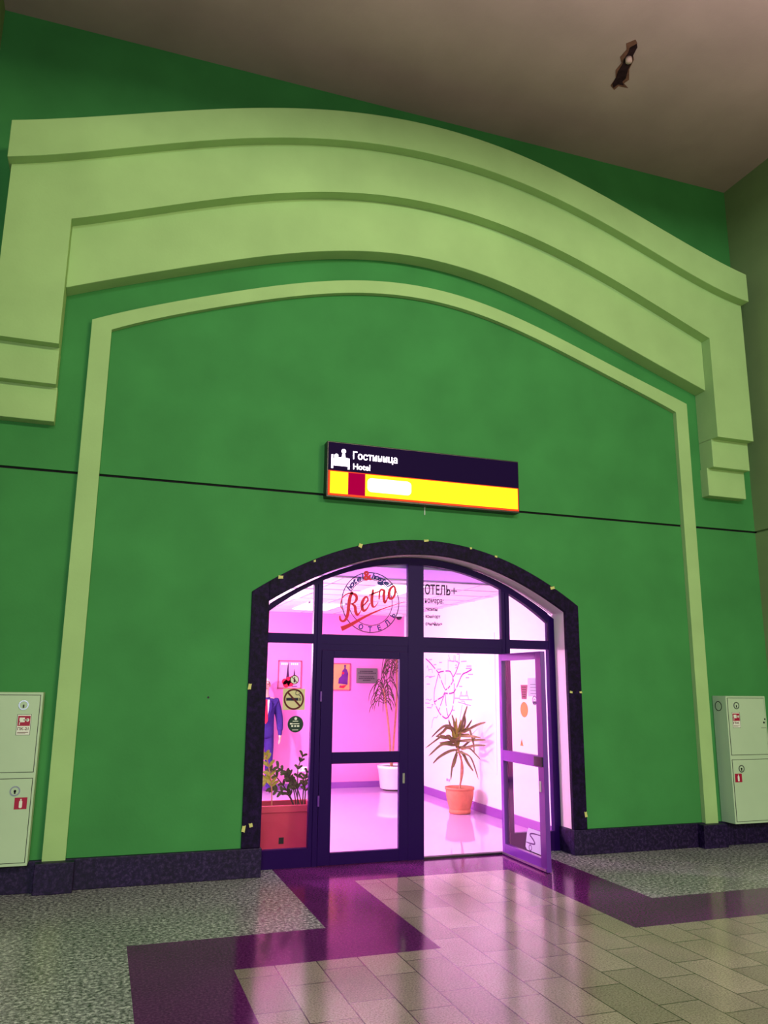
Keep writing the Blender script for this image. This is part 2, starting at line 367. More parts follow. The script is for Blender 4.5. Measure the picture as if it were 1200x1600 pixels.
# floor, three stones laid in zones
def floor():
    me = bpy.data.meshes.new('floor'); V = []; F = []; mi = []
    xs = [-4.8, -2.85, -2.24, -1.48, -0.86, 0.68, 1.34, 4.65]; ys = [-9.2, -2.33, -1.66, -0.36, 0.30]
    def zone(x, y):
        if y < -2.33:
            return 0 if x < -2.85 else (1 if x < -2.24 else 2)
        if y < -1.66:
            return 0 if x < -2.85 else (1 if (x < -0.86 or x > 0.68) else 2)
        if x < -1.48 or x > 1.34: return 0
        if x < -0.86 or x > 0.68 or y > -0.36: return 1
        return 2
    for i in range(len(xs)-1):
        for j in range(len(ys)-1):
            n = len(V); V += [(xs[i],ys[j],0),(xs[i+1],ys[j],0),(xs[i+1],ys[j+1],0),(xs[i],ys[j+1],0)]; F.append((n,n+1,n+2,n+3))
            mi.append(zone((xs[i]+xs[i+1])/2, (ys[j]+ys[j+1])/2))
    n = len(V); V += [(-4.8,-9.2,-0.1),(4.65,-9.2,-0.1),(4.65,0.30,-0.1),(-4.8,0.30,-0.1)]; F.append((n+3,n+2,n+1,n)); mi.append(0)
    me.from_pydata(V, [], F)
    for q in ('f_gray','f_dark','f_beige'): me.materials.append(M[q])
    for p, k in zip(me.polygons, mi): p.material_index = k
    o = bpy.data.objects.new('floor', me); C.objects.link(o); return o
struct(floor(), 'polished granite floor of grey, dark and beige slabs', 'floor')

# plinth of dark granite each side of the entrance, wrapping into the reveal
pl = MB().box(XL, -1.64, 0.0, YW+0.02, 0, 0.25); pl.box(-3.55, -3.24, -0.10, 0.0, 0, 0.245)
pl.box(-1.70, -1.64, YW+0.0201, 0.33, 0, 0.25)
struct(pl.build('baseboard_left', M['stone'], bevel=0.006), 'dark granite plinth left of the entrance', 'baseboard')
pr_ = MB().box(1.645, XR, 0.0, YW+0.02, 0, 0.25); pr_.box(3.22, 3.54, -0.10, 0.0, 0, 0.245)
pr_.box(1.645, 1.72, YW+0.0201, 0.33, 0, 0.25)
struct(pr_.build('baseboard_right', M['stone'], bevel=0.006), 'dark granite plinth right of the entrance', 'baseboard')

# stepped portal mouldings
N = 64
o = MB().strip(rng(-4.345, 4.25, N), cv('L1bot'), cv('L1top'), -0.40, YW+0.01).build('trim_2', M['lime'], bevel=0.006)
struct(o, 'outermost curved light green cornice band', 'moulding')
mb = MB()
xs = rng(-3.755, 3.69, N)
mb.strip(xs, cv('L2bot'), cv('L1bot', 0.02), -0.28, YW+0.01)
mb.strip(rng(-4.32, -3.755, 6), K(4.75), cv('L1bot', 0.02), -0.28, YW+0.01)
mb.strip(rng(3.69, 4.235, 6), K(4.70), cv('L1bot', 0.02), -0.28, YW+0.01)
struct(mb.build('trim_3', M['lime']), 'wide light green portal band with two legs', 'moulding')
struct(MB().strip(xs, cv('L3bot'), cv('L2bot', 0.05), -0.14, YW+0.01).build('trim_4', M['lime'], bevel=0.006), 'inner curved light green band under the portal', 'moulding')
struct(MB().box(-4.31, -3.752, -0.17, YW+0.01, 4.395, 4.76).build('trim_5', M['lime'], bevel=0.006), 'upper step block under the left portal leg', 'moulding')
struct(MB().box(-4.31, -3.742, -0.075, YW+0.01, 4.065, 4.40).build('trim_6', M['lime'], bevel=0.006), 'lower step block under the left portal leg', 'moulding')
struct(MB().box(3.69, 4.245, -0.17, YW+0.01, 4.35, 4.71).build('trim_7', M['lime'], bevel=0.006), 'upper step block under the right portal leg', 'moulding')
struct(MB().box(3.675, 4.24, -0.075, YW+0.01, 4.01, 4.36).build('trim_8', M['lime'], bevel=0.006), 'lower step block under the right portal leg', 'moulding')
# thin arch trim with straight legs down to the plinth
mb = MB().strip(rng(-3.315, 3.235, N), cv('trimI'), cv('trimO'), -0.01, YW+0.01)
mb.strip(rng(-3.50, -3.315, 3), K(0.24), cv('trimO'), -0.01, YW+0.01)
mb.strip(rng(3.325, 3.497, 3), K(0.24), cv('trimO'), -0.01, YW+0.01)
mb.strip(rng(3.235, 3.325, 2), cv('trimI'), cv('trimO'), -0.01, YW+0.01)
struct(mb.build('trim_9', M['lime']), 'thin light green arch strip with long legs', 'moulding')

# dark stone border round the opening
mb = MB().strip(rng(-1.655, 1.665, 48), cv('borI'), cv('borO'), 0.03, YW+0.03)
for sx, a, b in ((-1, -1.825, -1.655), (1, 1.665, 1.83)):
    mb.strip(rng(a, b, 3), K(0.25), cv('borO'), 0.03, YW+0.03)
struct(mb.build('trim_10', M['border'], bevel=0.004), 'dark stone border round the arched opening', 'border')
# white plaster reveal
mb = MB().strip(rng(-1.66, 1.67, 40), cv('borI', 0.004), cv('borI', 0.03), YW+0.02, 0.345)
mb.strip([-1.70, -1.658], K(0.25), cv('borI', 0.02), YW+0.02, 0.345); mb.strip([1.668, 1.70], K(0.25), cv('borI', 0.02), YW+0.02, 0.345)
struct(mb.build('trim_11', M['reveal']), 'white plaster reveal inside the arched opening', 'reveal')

# ================================================================== entrance glazing
FY0, FY1 = 0.29, 0.36
win = bpy.data.objects.new('window_1', None); C.objects.link(win); win.location = (0, 0.32, 0); struct(win, 'dark violet arched glazed entrance screen', 'glazed screen')
mb = MB().strip(rng(-1.60, 1.59, 44), cv('frI'), cv('frO', 0.02), FY0, FY1)
mb.strip(rng(-1.69, -1.60, 2), K(0.0), cv('frO', 0.01), FY0, FY1); mb.strip(rng(1.59, 1.69, 2), K(0.0), cv('frO', 0.01), FY0, FY1)
mb.build('arch_frame', M['frame'], win)
for a, b, z0 in ((-1.135, -1.045, 0), (-0.10, 0.075, 0), (1.01, 1.105, 0)):
    mm = MB().strip(rng(a, b, 3), K(0.0), cv('frI', 0.01), FY0+0.003, FY1-0.003)
    if abs(a) > 0.5:
        mm.box((a+b)/2-0.006, (a+b)/2+0.006, FY0-0.008, FY0+0.004, 0, cv('frI')((a+b)/2)-0.02)
    mm.build('mullion', M['frame'], win)
mb = MB().box(-1.61, 1.60, FY0+0.006, FY1-0.006, 2.125, 2.222); mb.box(-1.045, 1.01, FY0+0.01, FY1-0.01, 2.062, 2.13)
mb.build('transom', M['frame'], win)
MB().box(-1.61, -1.04, FY0+0.004, FY1-0.004, 0.0, 0.17).box(1.10, 1.60, FY0+0.004, FY1-0.004, 0.0, 0.20).build('bottom_rail', M['frame'], win)
MB().box(0.075, 1.01, FY0, FY1, 0.0, 0.018).build('threshold', M['black'], win)
GY = 0.322
for a, b in ((-1.60, -1.135), (-1.045, -0.10), (0.075, 1.01), (1.105, 1.59)):
    me = MB(); xs_ = rng(a, b, 14); V = []
    n = len(xs_); me.add([(x, GY, 2.222) for x in xs_] + [(x, GY, cv('frI')(x)) for x in xs_], [(i, i+1, n+i+1, n+i) for i in range(n-1)])
    me.build('pane', M['glass'], win)
for a, b, z0 in ((-1.60, -1.135, 0.17), (1.105, 1.59, 0.20)):
    MB().add([(a,GY,z0),(b,GY,z0),(b,GY,2.125),(a,GY,2.125)], [(0,1,2,3)]).build('pane', M['glass'], win)

def leaf_closed():
    d1 = bpy.data.objects.new('door_1', None); C.objects.link(d1); d1.location = (-1.04, 0.31, 0); struct(d1, 'closed dark violet glazed door leaf', 'door')
    y0, y1 = 0.285, 0.335
    m = MB(); x0, x1, g0, g1 = -1.042, -0.103, -0.915, -0.20
    m.box(x0, g0, y0, y1, 0.004, 2.06); m.box(g1, x1, y0, y1, 0.004, 2.06)
    m.box(g0, g1, y0, y1, 1.985, 2.06); m.box(g0, g1, y0, y1, 0.945, 1.055); m.box(g0, g1, y0, y1, 0.004, 0.115)
    m.build('leaf_frame', M['frame'], d1, bevel=0.003)
    for z0, z1 in ((1.055, 1.985), (0.115, 0.945)):
        MB().add([(g0,0.31,z0),(g1,0.31,z0),(g1,0.31,z1),(g0,0.31,z1)], [(0,1,2,3)]).build('pane', M['glass'], d1)
    MB().box(-0.165, -0.140, y0-0.006, y0, 0.74, 0.84).build('lock_plate', M['chrome'], d1, bevel=0.002)
    h = MB(); h.tube([(-1.045, 0.283, 0.55),(-1.045, 0.283, 0.65)], 0.012); h.build('hinge', M['frame2'], d1)
    h = MB(); h.tube([(-1.045, 0.283, 1.55),(-1.045, 0.283, 1.65)], 0.012); h.build('hinge', M['frame2'], d1)
leaf_closed()
def leaf_open():
    d2 = bpy.data.objects.new('door_2', None); C.objects.link(d2); d2.location = (0.98, 0.29, 0); struct(d2, 'open glazed door leaf swung out towards the hall', 'door')
    x0, x1 = 0.955, 1.005; yh, ye = 0.285, -0.615; g0, g1 = 0.225, -0.505
    m = MB()
    m.box(x0, x1, g0, yh, 0.004, 2.06); m.box(x0, x1, ye, g1, 0.004, 2.06)
    m.box(x0, x1, g1, g0, 1.985, 2.06); m.box(x0, x1, g1, g0, 0.945, 1.055); m.box(x0, x1, g1, g0, 0.004, 0.115)
    m.build('leaf_frame', M['frame2'], d2, bevel=0.003)
    for z0, z1 in ((1.055, 1.985), (0.115, 0.945)):
        MB().add([(0.98,g0,z0),(0.98,g1,z0),(0.98,g1,z1),(0.98,g0,z1)], [(0,1,2,3)]).build('pane', M['glass'], d2)
    MB().box(x0-0.012, x0, -0.60, -0.44, 0.955, 1.045).build('lock_box', M['black'], d2, bevel=0.003)
    MB().box(x0-0.006, x0, -0.555, -0.525, 0.72, 0.82).build('lock_plate', M['stwhite'], d2, bevel=0.004)
    MB().box(x0-0.008, x0, -0.60, 0.28, 0.012, 0.03).build('bottom_seal', M['chrome'], d2)
    for z in (0.5, 1.6):
        MB().tube([(1.0, 0.291, z), (1.0, 0.291, z+0.1)], 0.011).build('hinge', M['frame2'], d2)
leaf_open()

# ================================================================== lobby behind the glass
LX0, LX1, LY0, LY1, LZ = -3.3, 2.0, 0.36, 6.02, 2.95
struct(MB().box(LX0, LX1, 0.30, LY1, -0.1, 0.0).build('floor_lobby', M['lfloor']), 'glossy pale lobby floor', 'floor')
struct(MB().box(LX0-0.1, LX1+0.1, LY1, LY1+0.15, -0.1, 3.7).build('wall_rear', M['pink']), 'pink rear wall of the lobby', 'wall')
struct(MB().box(LX1, LX1+0.15, 0.40, LY1, -0.1, 3.7).build('wall_lobby_right', M['white']), 'white right wall of the lobby', 'wall')
struct(MB().box(LX0-0.15, LX0, 0.40, LY1, -0.1, 3.7).build('wall_lobby_left', M['pink']), 'pink left wall of the lobby', 'wall')
CY0 = 1.25
struct(MB().box(LX0, LX1, CY0, LY1, LZ, LZ+0.06).build('ceiling_lobby', M['tile']), 'white tiled suspended lobby ceiling', 'ceiling')
struct(MB().box(LX0, LX1, 0.40, CY0, 2.965, 3.05).build('ceiling_slab', M['bulk']), 'raised ceiling strip just inside the entrance', 'ceiling')
g = MB()
for i in range(9):
    x = LX0 + 0.35 + 0.6*i
    if x < LX1: g.box(x-0.012, x+0.012, CY0, LY1, LZ-0.006, LZ+0.002)
y = CY0 + 0.0
while y < LY1:
    g.box(LX0, LX1, y-0.012, y+0.012, LZ-0.006, LZ+0.002); y += 0.6
struct(g.build('trim_12', M['grid']), 'thin grid bars of the tiled lobby ceiling', 'ceiling grid')
struct(MB().box(LX0, LX1, LY1-0.018, LY1, 0, 0.10).build('baseboard_rear', M['skirt']), 'purple baseboard on the pink rear wall', 'baseboard')
struct(MB().box(LX1-0.018, LX1, 0.40, LY1-0.018, 0, 0.115).build('baseboard_lobby_right', M['skirt']), 'purple baseboard on the white lobby wall', 'baseboard')
# ceiling lights, four square-edged diffusers set in the grid
lights = [((0.35, 2.10), 0.30, 0.60, 'bright ceiling light panel nearest the entrance, right of the centre post'),
          ((-0.85, 3.05), 0.30, 0.60, 'bright ceiling light panel in the middle of the tiled ceiling'),
          ((0.05, 4.75), 0.30, 0.60, 'bright ceiling light panel nearest the rear pink wall'),
          ((-2.35, 2.7), 0.30, 0.60, 'bright ceiling light panel farthest left, above the planter side')]
for (cx, cy), hx, hy, lb in lights:
    t = thing('ceiling_light', lb, 'light', (cx, cy, LZ), 'lobby ceiling light panels')
    fr = MB().box(cx-hx, cx+hx, cy-hy, cy-hy+0.02, LZ-0.02, LZ); fr.box(cx-hx, cx+hx, cy+hy-0.02, cy+hy, LZ-0.02, LZ)
    fr.box(cx-hx, cx-hx+0.02, cy-hy, cy+hy, LZ-0.02, LZ); fr.box(cx+hx-0.02, cx+hx, cy-hy, cy+hy, LZ-0.02, LZ); fr.build('frame', M['metalw'], t)
    MB().box(cx-hx+0.02, cx+hx-0.02, cy-hy+0.02, cy+hy-0.02, LZ-0.012, LZ-0.002).build('diffuser', M['panel'], t)
# ceiling dome camera and small smoke detector
t = thing('dome_camera', 'small dark dome camera under the rear end of the lobby ceiling', 'camera', (1.80, 5.75, LZ))
MB().lathe([(0,0),(0.07,0),(0.075,-0.02),(0.06,-0.035),(0,-0.035)], (1.80,5.75,LZ), 24).build('base', M['metalw'], t, True)
MB().lathe([(0.055,-0.033),(0.052,-0.055),(0.035,-0.08),(0,-0.09)], (1.80,5.75,LZ), 24).build('dome', M['black'], t, True)
t = thing('smoke_detector', 'small round white detector on the lobby ceiling tiles', 'detector', (-0.22, 3.9, LZ))
MB().lathe([(0,0),(0.06,0),(0.06,-0.02),(0,-0.02)], (-0.22,3.9,LZ), 24).build('base', M['metalw'], t, True)
MB().lathe([(0.045,-0.02),(0.035,-0.045),(0,-0.05)], (-0.22,3.9,LZ), 24).build('sensor', M['grid'], t, True)

# ---- wall map on the white wall
mp = thing('wall_map', 'large white wall map with violet road lines on the right lobby wall', 'map', (1.99, 3.65, 0))
XM = 1.992
MB().box(XM, 2.0, 2.42, 5.3, 0.55, 2.45).build('sheet', M['paper'], mp)
MAP = [[(4.959,2.161),(4.778,2.095),(4.586,2.006),(4.409,1.920)],[(4.409,1.920),(4.308,1.937),(4.011,1.945),(3.910,1.915),(3.841,1.846)],[(3.841,1.846),(3.726,1.924),(3.598,2.067)],
[(4.410,1.909),(4.527,1.732),(4.591,1.613),(4.599,1.459)],[(4.400,1.903),(4.280,1.779),(4.163,1.669)],[(3.841,1.846),(3.871,1.767),(4.016,1.687),(4.148,1.652)],[(3.841,1.835),(3.793,1.733),(3.804,1.621)],
[(4.149,1.604),(3.960,1.601),(3.804,1.621)],[(3.804,1.621),(3.676,1.722),(3.503,1.877),(3.321,1.919),(3.165,1.955)],[(4.164,1.617),(4.254,1.547),(4.406,1.510),(4.586,1.459)],
[(4.586,1.459),(4.500,1.379),(4.349,1.280),(4.142,1.221),(4.025,1.246)],[(4.149,1.600),(4.122,1.469),(4.081,1.323),(4.025,1.246)],[(4.025,1.246),(3.880,1.363),(3.815,1.509),(3.804,1.621)],[(4.164,1.600),(4.286,1.466),(4.409,1.330)]]
SK = [[(3.508,1.439),(3.550,1.340),(3.608,1.207)],[(4.135,1.894),(4.138,1.733)],[(4.021,2.135),(4.025,1.962)],[(4.025,1.246),(3.970,1.159),(3.914,1.106)],
[(4.006,2.192),(3.935,2.098)],[(3.935,2.098),(3.807,2.084),(3.790,2.186)],[(3.748,2.173),(3.750,2.094),(3.612,2.056),(3.595,2.191),(3.678,2.193)],[(4.008,2.100),(3.639,2.085)],[(3.752,2.020),(3.710,2.036),(3.683,1.991),(3.753,1.986)],
[(3.571,1.580),(3.542,1.635),(3.517,1.575)],[(3.371,1.577),(3.343,1.648),(3.319,1.578)],[(3.598,1.568),(3.306,1.573),(3.282,1.519),(3.600,1.513),(3.598,1.568)],[(3.655,1.479),(3.208,1.436)],[(3.546,1.493),(3.439,1.495),(3.388,1.442)],
[(4.910,2.000),(4.877,2.048),(4.812,1.949)],[(4.812,1.974),(4.682,1.984),(4.667,1.923)],[(4.977,1.853),(4.878,1.877),(4.780,1.846),(4.556,1.874)],[(4.720,1.409),(4.640,1.423),(4.704,1.374)],[(4.946,1.488),(4.881,1.501),(4.783,1.479),(4.703,1.504)],
[(4.707,1.044),(4.675,1.151),(4.611,1.212),(4.487,1.217),(4.440,1.253)]]
TX = [(4.745,2.140),(4.538,2.053),(4.399,1.979),(3.462,2.079),(3.266,2.005),(3.293,1.973),(3.218,1.885),(3.298,1.837),(3.540,1.710),(3.709,1.533),(3.230,1.520),(4.748,1.864),(4.846,1.743),(4.914,1.434),(4.833,1.364),(3.824,1.353),(4.306,2.084),(3.644,1.895)]
mr_ = lambda u, v, dp: (XM - 0.002 + dp, u, v)
m = MB()
for l in MAP:
    # hand-drawn dashed road line
    P_ = cat3([Vector((a, b, 0)) for a, b in l], 5)
    for i in range(len(P_)-1):
        if i % 4 != 3 or random.random() < 0.5: m.ribbon([P_[i][:2], P_[i+1][:2]], [0.021, 0.021], mr_, 0.001)
m.build('road_lines', M['mapline'], mp)
m = MB()
for l in SK:
    P_ = [Vector((a, b, 0)) for a, b in l]
    for i in range(len(P_)-1): m.ribbon([P_[i][:2], P_[i+1][:2]], [0.011, 0.011], mr_, 0.001)
for a, b in TX:
    for k in range(random.randint(4, 7)):
        q = a + 0.06 - k*0.028; m.box(XM-0.0015, XM, q-0.010, q+0.010, b-0.008, b+0.008)
m.build('sketches', M['maplight'], mp)
# corner pilaster strip between map and door
# ---- sockets
def socket(name, lab, pl_, c):
    t = thing(name, lab, 'socket', (c[0], c[1], c[2]))
    if pl_ == 'y':
        MB().box(c[0]-0.075, c[0]+0.075, c[1]-0.012, c[1], c[2]-0.04, c[2]+0.04).build('plate', M['whitepot'], t, bevel=0.004)
        for k in (-0.037, 0.037):
            MB().disc((c[0]+k, c[2]), 0.022, 'y', c[1]-0.014, c[1]-0.011).build('outlet', M['grid'], t)
    else:
        MB().box(c[0]-0.012, c[0], c[1]-0.075, c[1]+0.075, c[2]-0.04, c[2]+0.04).build('plate', M['whitepot'], t, bevel=0.004)
        for k in (-0.037, 0.037):
            MB().disc((c[1]+k, c[2]), 0.022, 'x', c[0]-0.014, c[0]-0.011).build('outlet', M['mapline'], t)
socket('wall_socket', 'white double socket low on the pink rear wall', 'y', (0.18, 6.02, 0.325))
socket('wall_socket', 'white double socket low on the white wall behind the terracotta pot', 'x', (2.0, 4.05, 0.31))

# ---- posters and plaque on the rear wall
def poster1():
    x0, x1, z0, z1, y = -0.30, 0.11, 1.645, 2.12, 6.02
    t = thing('poster', 'framed pink and red city poster on the rear wall, left one', 'poster', ((x0+x1)/2, y, z0))
    m = MB().box(x0, x1, y-0.02, y, z0, z0+0.018); m.box(x0, x1, y-0.02, y, z1-0.018, z1); m.box(x0, x0+0.015, y-0.02, y, z0, z1); m.box(x1-0.015, x1, y-0.02, y, z0, z1)
    m.build('frame', M['frpink'], t)
    MB().box(x0+0.012, x1-0.012, y-0.010, y, z0+0.015, z1-0.015).build('print', M['pos1'], t)
    cx = x0 + 0.17
    m = MB().prism([(cx-0.035, z0+0.12), (cx+0.035, z0+0.12), (cx+0.012, z0+0.30), (cx+0.004, z1-0.03), (cx-0.004, z1-0.03), (cx-0.012, z0+0.30)], 'y', y-0.013, y-0.011)
    m.prism([(cx+0.10, z0+0.2), (cx+0.13, z0+0.2), (cx+0.118, z0+0.33), (cx+0.112, z0+0.33)], 'y', y-0.013, y-0.011)
    m.box(x0+0.13, x1-0.07, y-0.013, y-0.011, z0+0.035, z0+0.048)
    m.build('towers', M['posd'], t)
    m = MB()
    for a, b, r_ in ((-0.05,0.12,0.05),(0.02,0.14,0.06),(-0.02,0.08,0.06),(0.08,0.17,0.045),(0.13,0.19,0.035),(0.05,0.09,0.055)):
        m.disc((cx+a, z0+b), r_, 'y', y-0.0145, y-0.0135, 14)
    m.build('foliage', M['posr'], t)
    m = MB()
    for k in range(9):
        if k != 4: m.box(x0+0.05+k*0.034, x0+0.05+k*0.034+0.024, y-0.013, y-0.011, z1-0.075, z1-0.04)
    m.build('lettering', M['stwhite'], t)
poster1()
def poster2():
    x0, x1, z0, z1, y = 0.55, 0.99, 1.62, 2.09, 6.02
    t = thing('poster', 'framed orange poster with violet figures, beside the grey plaque', 'poster', ((x0+x1)/2, y, z0))
    m = MB().box(x0, x1, y-0.02, y, z0, z0+0.018); m.box(x0, x1, y-0.02, y, z1-0.018, z1); m.box(x0, x0+0.015, y-0.02, y, z0, z1); m.box(x1-0.015, x1, y-0.02, y, z0, z1)
    m.build('frame', M['frpink'], t)
    MB().box(x0+0.012, x1-0.012, y-0.010, y, z0+0.015, z1-0.015).build('print', M['poso'], t)
    cx = x1 - 0.10
    m = MB().prism([(cx-0.12,z0+0.12),(cx+0.05,z0+0.10),(cx+0.06,z0+0.30),(cx+0.035,z0+0.36),(cx+0.012,z0+0.38),(cx+0.01,z0+0.42),(cx-0.012,z0+0.42),(cx-0.015,z0+0.38),(cx-0.05,z0+0.34),(cx-0.065,z0+0.25),(cx-0.11,z0+0.21)], 'y', y-0.013, y-0.011)
    m.disc((cx-0.001, z0+0.425), 0.02, 'y', y-0.013, y-0.011, 16); m.prism([(cx-0.10,z0+0.06),(cx-0.02,z0+0.05),(cx,z0+0.08),(cx-0.09,z0+0.09)], 'y', y-0.013, y-0.011)
    m.build('figures', M['posv'], t)
    MB().disc((cx-0.035, z0+0.30), 0.022, 'y', y-0.0145, y-0.0135, 14).prism([(cx-0.11,z0+0.05),(cx-0.02,z0+0.04),(cx+0.04,z0+0.10),(cx-0.06,z0+0.085)], 'y', y-0.0145, y-0.0135).build('red_accents', M['posr'], t)
poster2()
t = thing('wall_plaque', 'grey plaque with black text lines on the pink rear wall', 'plaque', (1.30, 6.02, 1.75))
MB().box(1.10, 1.49, 5.995, 6.02, 1.75, 2.01).build('plate', M['plaque'], t, bevel=0.003)
m = MB()
for z, a, b in ((1.955,1.16,1.40),(1.925,1.13,1.46),(1.86,1.15,1.42),(1.83,1.14,1.44),(1.80,1.22,1.36)):
    x = a
    while x < b:
        wd = random.uniform(0.015, 0.04); m.box(x, min(b, x+wd), 5.993, 5.9955, z-0.008, z+0.008); x += wd + 0.006
m.build('lettering', M['black'], t)

# ---- terracotta pot with a spiky yucca
PX, PY = 1.68, 2.95
LEAF = [[(-0.087,1.108),(-0.155,1.159),(-0.258,1.170),(-0.360,1.121),(-0.490,1.021)],[(-0.100,0.987),(-0.202,1.018),(-0.282,1.009),(-0.428,1.041)],[(-0.100,0.966),(-0.180,1.003),(-0.270,1.029),(-0.316,1.004),(-0.518,0.872)],
[(-0.123,0.977),(-0.202,1.033),(-0.281,1.044)],[(-0.156,1.139),(-0.224,1.079),(-0.316,1.009)],[(-0.100,0.946),(-0.180,0.942),(-0.293,0.934)],[(-0.101,0.906),(-0.180,0.922),(-0.271,0.898),(-0.435,0.757)],
[(-0.101,0.836),(-0.204,0.802),(-0.317,0.739),(-0.396,0.662)],[(-0.045,0.814),(-0.103,0.705),(-0.143,0.606),(-0.173,0.439)],[(-0.057,0.754),(-0.092,0.665),(-0.126,0.606)],[(0.024,0.803),(0.080,0.671),(0.141,0.560)],
[(0.035,0.803),(0.139,0.771),(0.207,0.699),(0.295,0.466)],[(0.048,0.873),(0.163,0.861),(0.243,0.799),(0.329,0.722)],[(0.025,0.854),(0.140,0.882),(0.257,0.906),(0.415,0.909)],[(0.049,0.964),(0.165,0.973),(0.281,0.977),(0.416,0.980)],
[(0.025,0.884),(0.095,0.964),(0.165,1.014)],[(0.144,1.126),(0.189,1.034),(0.222,0.932),(0.238,0.810)],[(0.085,1.086),(0.214,1.151),(0.320,1.192),(0.421,1.214)],[(0.074,1.107),(0.133,1.178),(0.175,1.254)],
[(0.166,1.044),(0.236,1.085),(0.296,1.135)],[(0.051,1.127),(0.076,1.229),(0.060,1.332)],[(-0.001,1.107),(0.018,1.281),(0.056,1.456)],[(-0.053,1.128),(-0.069,1.220),(-0.096,1.322)],[(-0.099,1.088),(-0.132,1.169),(-0.154,1.251)],
[(-0.067,0.895),(-0.077,0.976),(-0.065,1.037)],[(0.096,1.025),(0.212,1.023),(0.340,1.007)]]
t = thing('potted_yucca', 'spiky yucca in a terracotta pot beside the white map wall', 'plant', (PX, PY, 0))
MB().lathe([(0,0),(0.135,0),(0.15,0.01),(0.152,0.05),(0.142,0.055)]+[(0.145+0.048*math.sin((k/26)*1.57)+0.0022*(k % 2), 0.06+0.25*k/26) for k in range(27)]+[(0.194,0.312),(0.205,0.315),(0.206,0.345),(0.19,0.348),(0.18,0.31),(0,0.30)], (PX,PY,0), 40).build('pot', M['terra'], t, True)
MB().lathe([(0,0.315),(0.10,0.318),(0.183,0.31)], (PX,PY,0), 30).build('soil', M['soil'], t, True)
S1 = [(-0.005,0.30),(0.013,0.394),(0.043,0.502),(0.05,0.602),(0.034,0.692),(0.001,0.794),(-0.032,0.915),(-0.036,1.026)]
S2 = [(-0.012,0.30),(0.004,0.454),(0.012,0.603),(0.016,0.763)]
m = MB().tube(cat3([(PX+a, PY, b) for a, b in S1], 3), 0.013); m.tube(cat3([(PX+a, PY-0.03, b) for a, b in S2], 3), 0.009)
m.build('stem', M['stem'], t, True)
m = MB()
for i, l in enumerate(LEAF):
    # every blade starts at the stem and leans out of the plane on its own
    sx = -0.03 + 0.02*math.sin(i*2.1); sz = min(1.06, max(0.78, l[0][1])); tilt = random.uniform(-0.22, 0.12)
    full = [(sx, sz)] + l; n = len(full)
    if l[-1][0] > 0.2:      # right-hand blades lean away from the wall into the room
        L3 = [(PX + a - 0.22*k/(n-1), PY - 0.45*k/(n-1), b + 0.02*k/(n-1)) for k, (a, b) in enumerate(full)]
    else:
        L3 = [(PX + a, PY + tilt*(k/(n-1))**1.1, b) for k, (a, b) in enumerate(full)]
    m.blade(L3, random.uniform(0.034, 0.046), side=(0.15, -1, 0.1))
m.build('foliage', M['leaf'], t)
m = MB()
for i in range(12):
    a = i*2.4; rr = 0.03 + 0.015*(i % 3); z = 0.9 + 0.02*i
    m.blade([(PX-0.035, PY, z-0.06), (PX-0.035+rr*math.cos(a), PY+rr*math.sin(a), z+0.05), (PX-0.03+1.7*rr*math.cos(a), PY+1.7*rr*math.sin(a), z+0.16)], 0.035)
m.build('young_leaves', M['leafo'], t)

# ---- white pot with tall drooping dracaena by the rear wall
DX, DY = 1.63, 5.55
t = thing('potted_dracaena', 'tall drooping dracaena in a white pot by the rear wall', 'plant', (DX, DY, 0))
MB().lathe([(0,0.025),(0.20,0.025),(0.215,0.04),(0.255,0.34),(0.262,0.345),(0.268,0.40),(0.25,0.40),(0.245,0.36),(0,0.36)], (DX,DY,0), 40).build('pot', M['whitepot'], t, True)
MB().lathe([(0,0),(0.17,0),(0.17,0.028),(0,0.028)], (DX,DY,0), 30).build('base_ring', M['stemd'], t)
MB().lathe([(0,0.375),(0.246,0.37)], (DX,DY,0), 30).build('soil', M['soil'], t)
tr = {'a': [(DX-0.02,DY,0.34),(DX+0.02,DY,0.9),(DX+0.06,DY,1.5),(DX+0.05,DY,2.25)], 'b': [(DX-0.05,DY-0.05,0.34),(DX-0.09,DY-0.08,0.8),(DX-0.14,DY-0.10,1.2),(DX-0.22,DY-0.12,1.66)]}
m = MB()
for k in tr: m.tube(cat3(tr[k], 6), 0.016)
m.build('stem', M['stem'], t, True)
def crown(m, c, n, L, drop, up, wide=0.6):
    for i in range(n):
        a = i*2.399; e = up*(1 - i/n) ; l_ = L*random.uniform(0.75, 1.1)
        dx, dy = math.cos(a)*wide, math.sin(a)*wide
        z0 = c[2] - 0.30*i/n
        m.blade([(c[0], c[1], z0), (c[0]+dx*l_*0.4, c[1]+dy*l_*0.4, z0+e*l_*0.35+0.03), (c[0]+dx*l_*0.75, c[1]+dy*l_*0.75, z0+e*l_*0.2-drop*l_*0.35), (c[0]+dx*l_*0.85, c[1]+dy*l_*0.85, z0-drop*l_*0.9)], 0.015)
m = MB(); crown(m, (DX+0.05, DY, 2.22), 44, 0.46, 0.75, 0.8, 0.7); crown(m, (DX-0.22, DY-0.12, 1.70), 32, 0.33, 0.55, 1.1, 0.85)
m.build('foliage', M['leafb'], t)

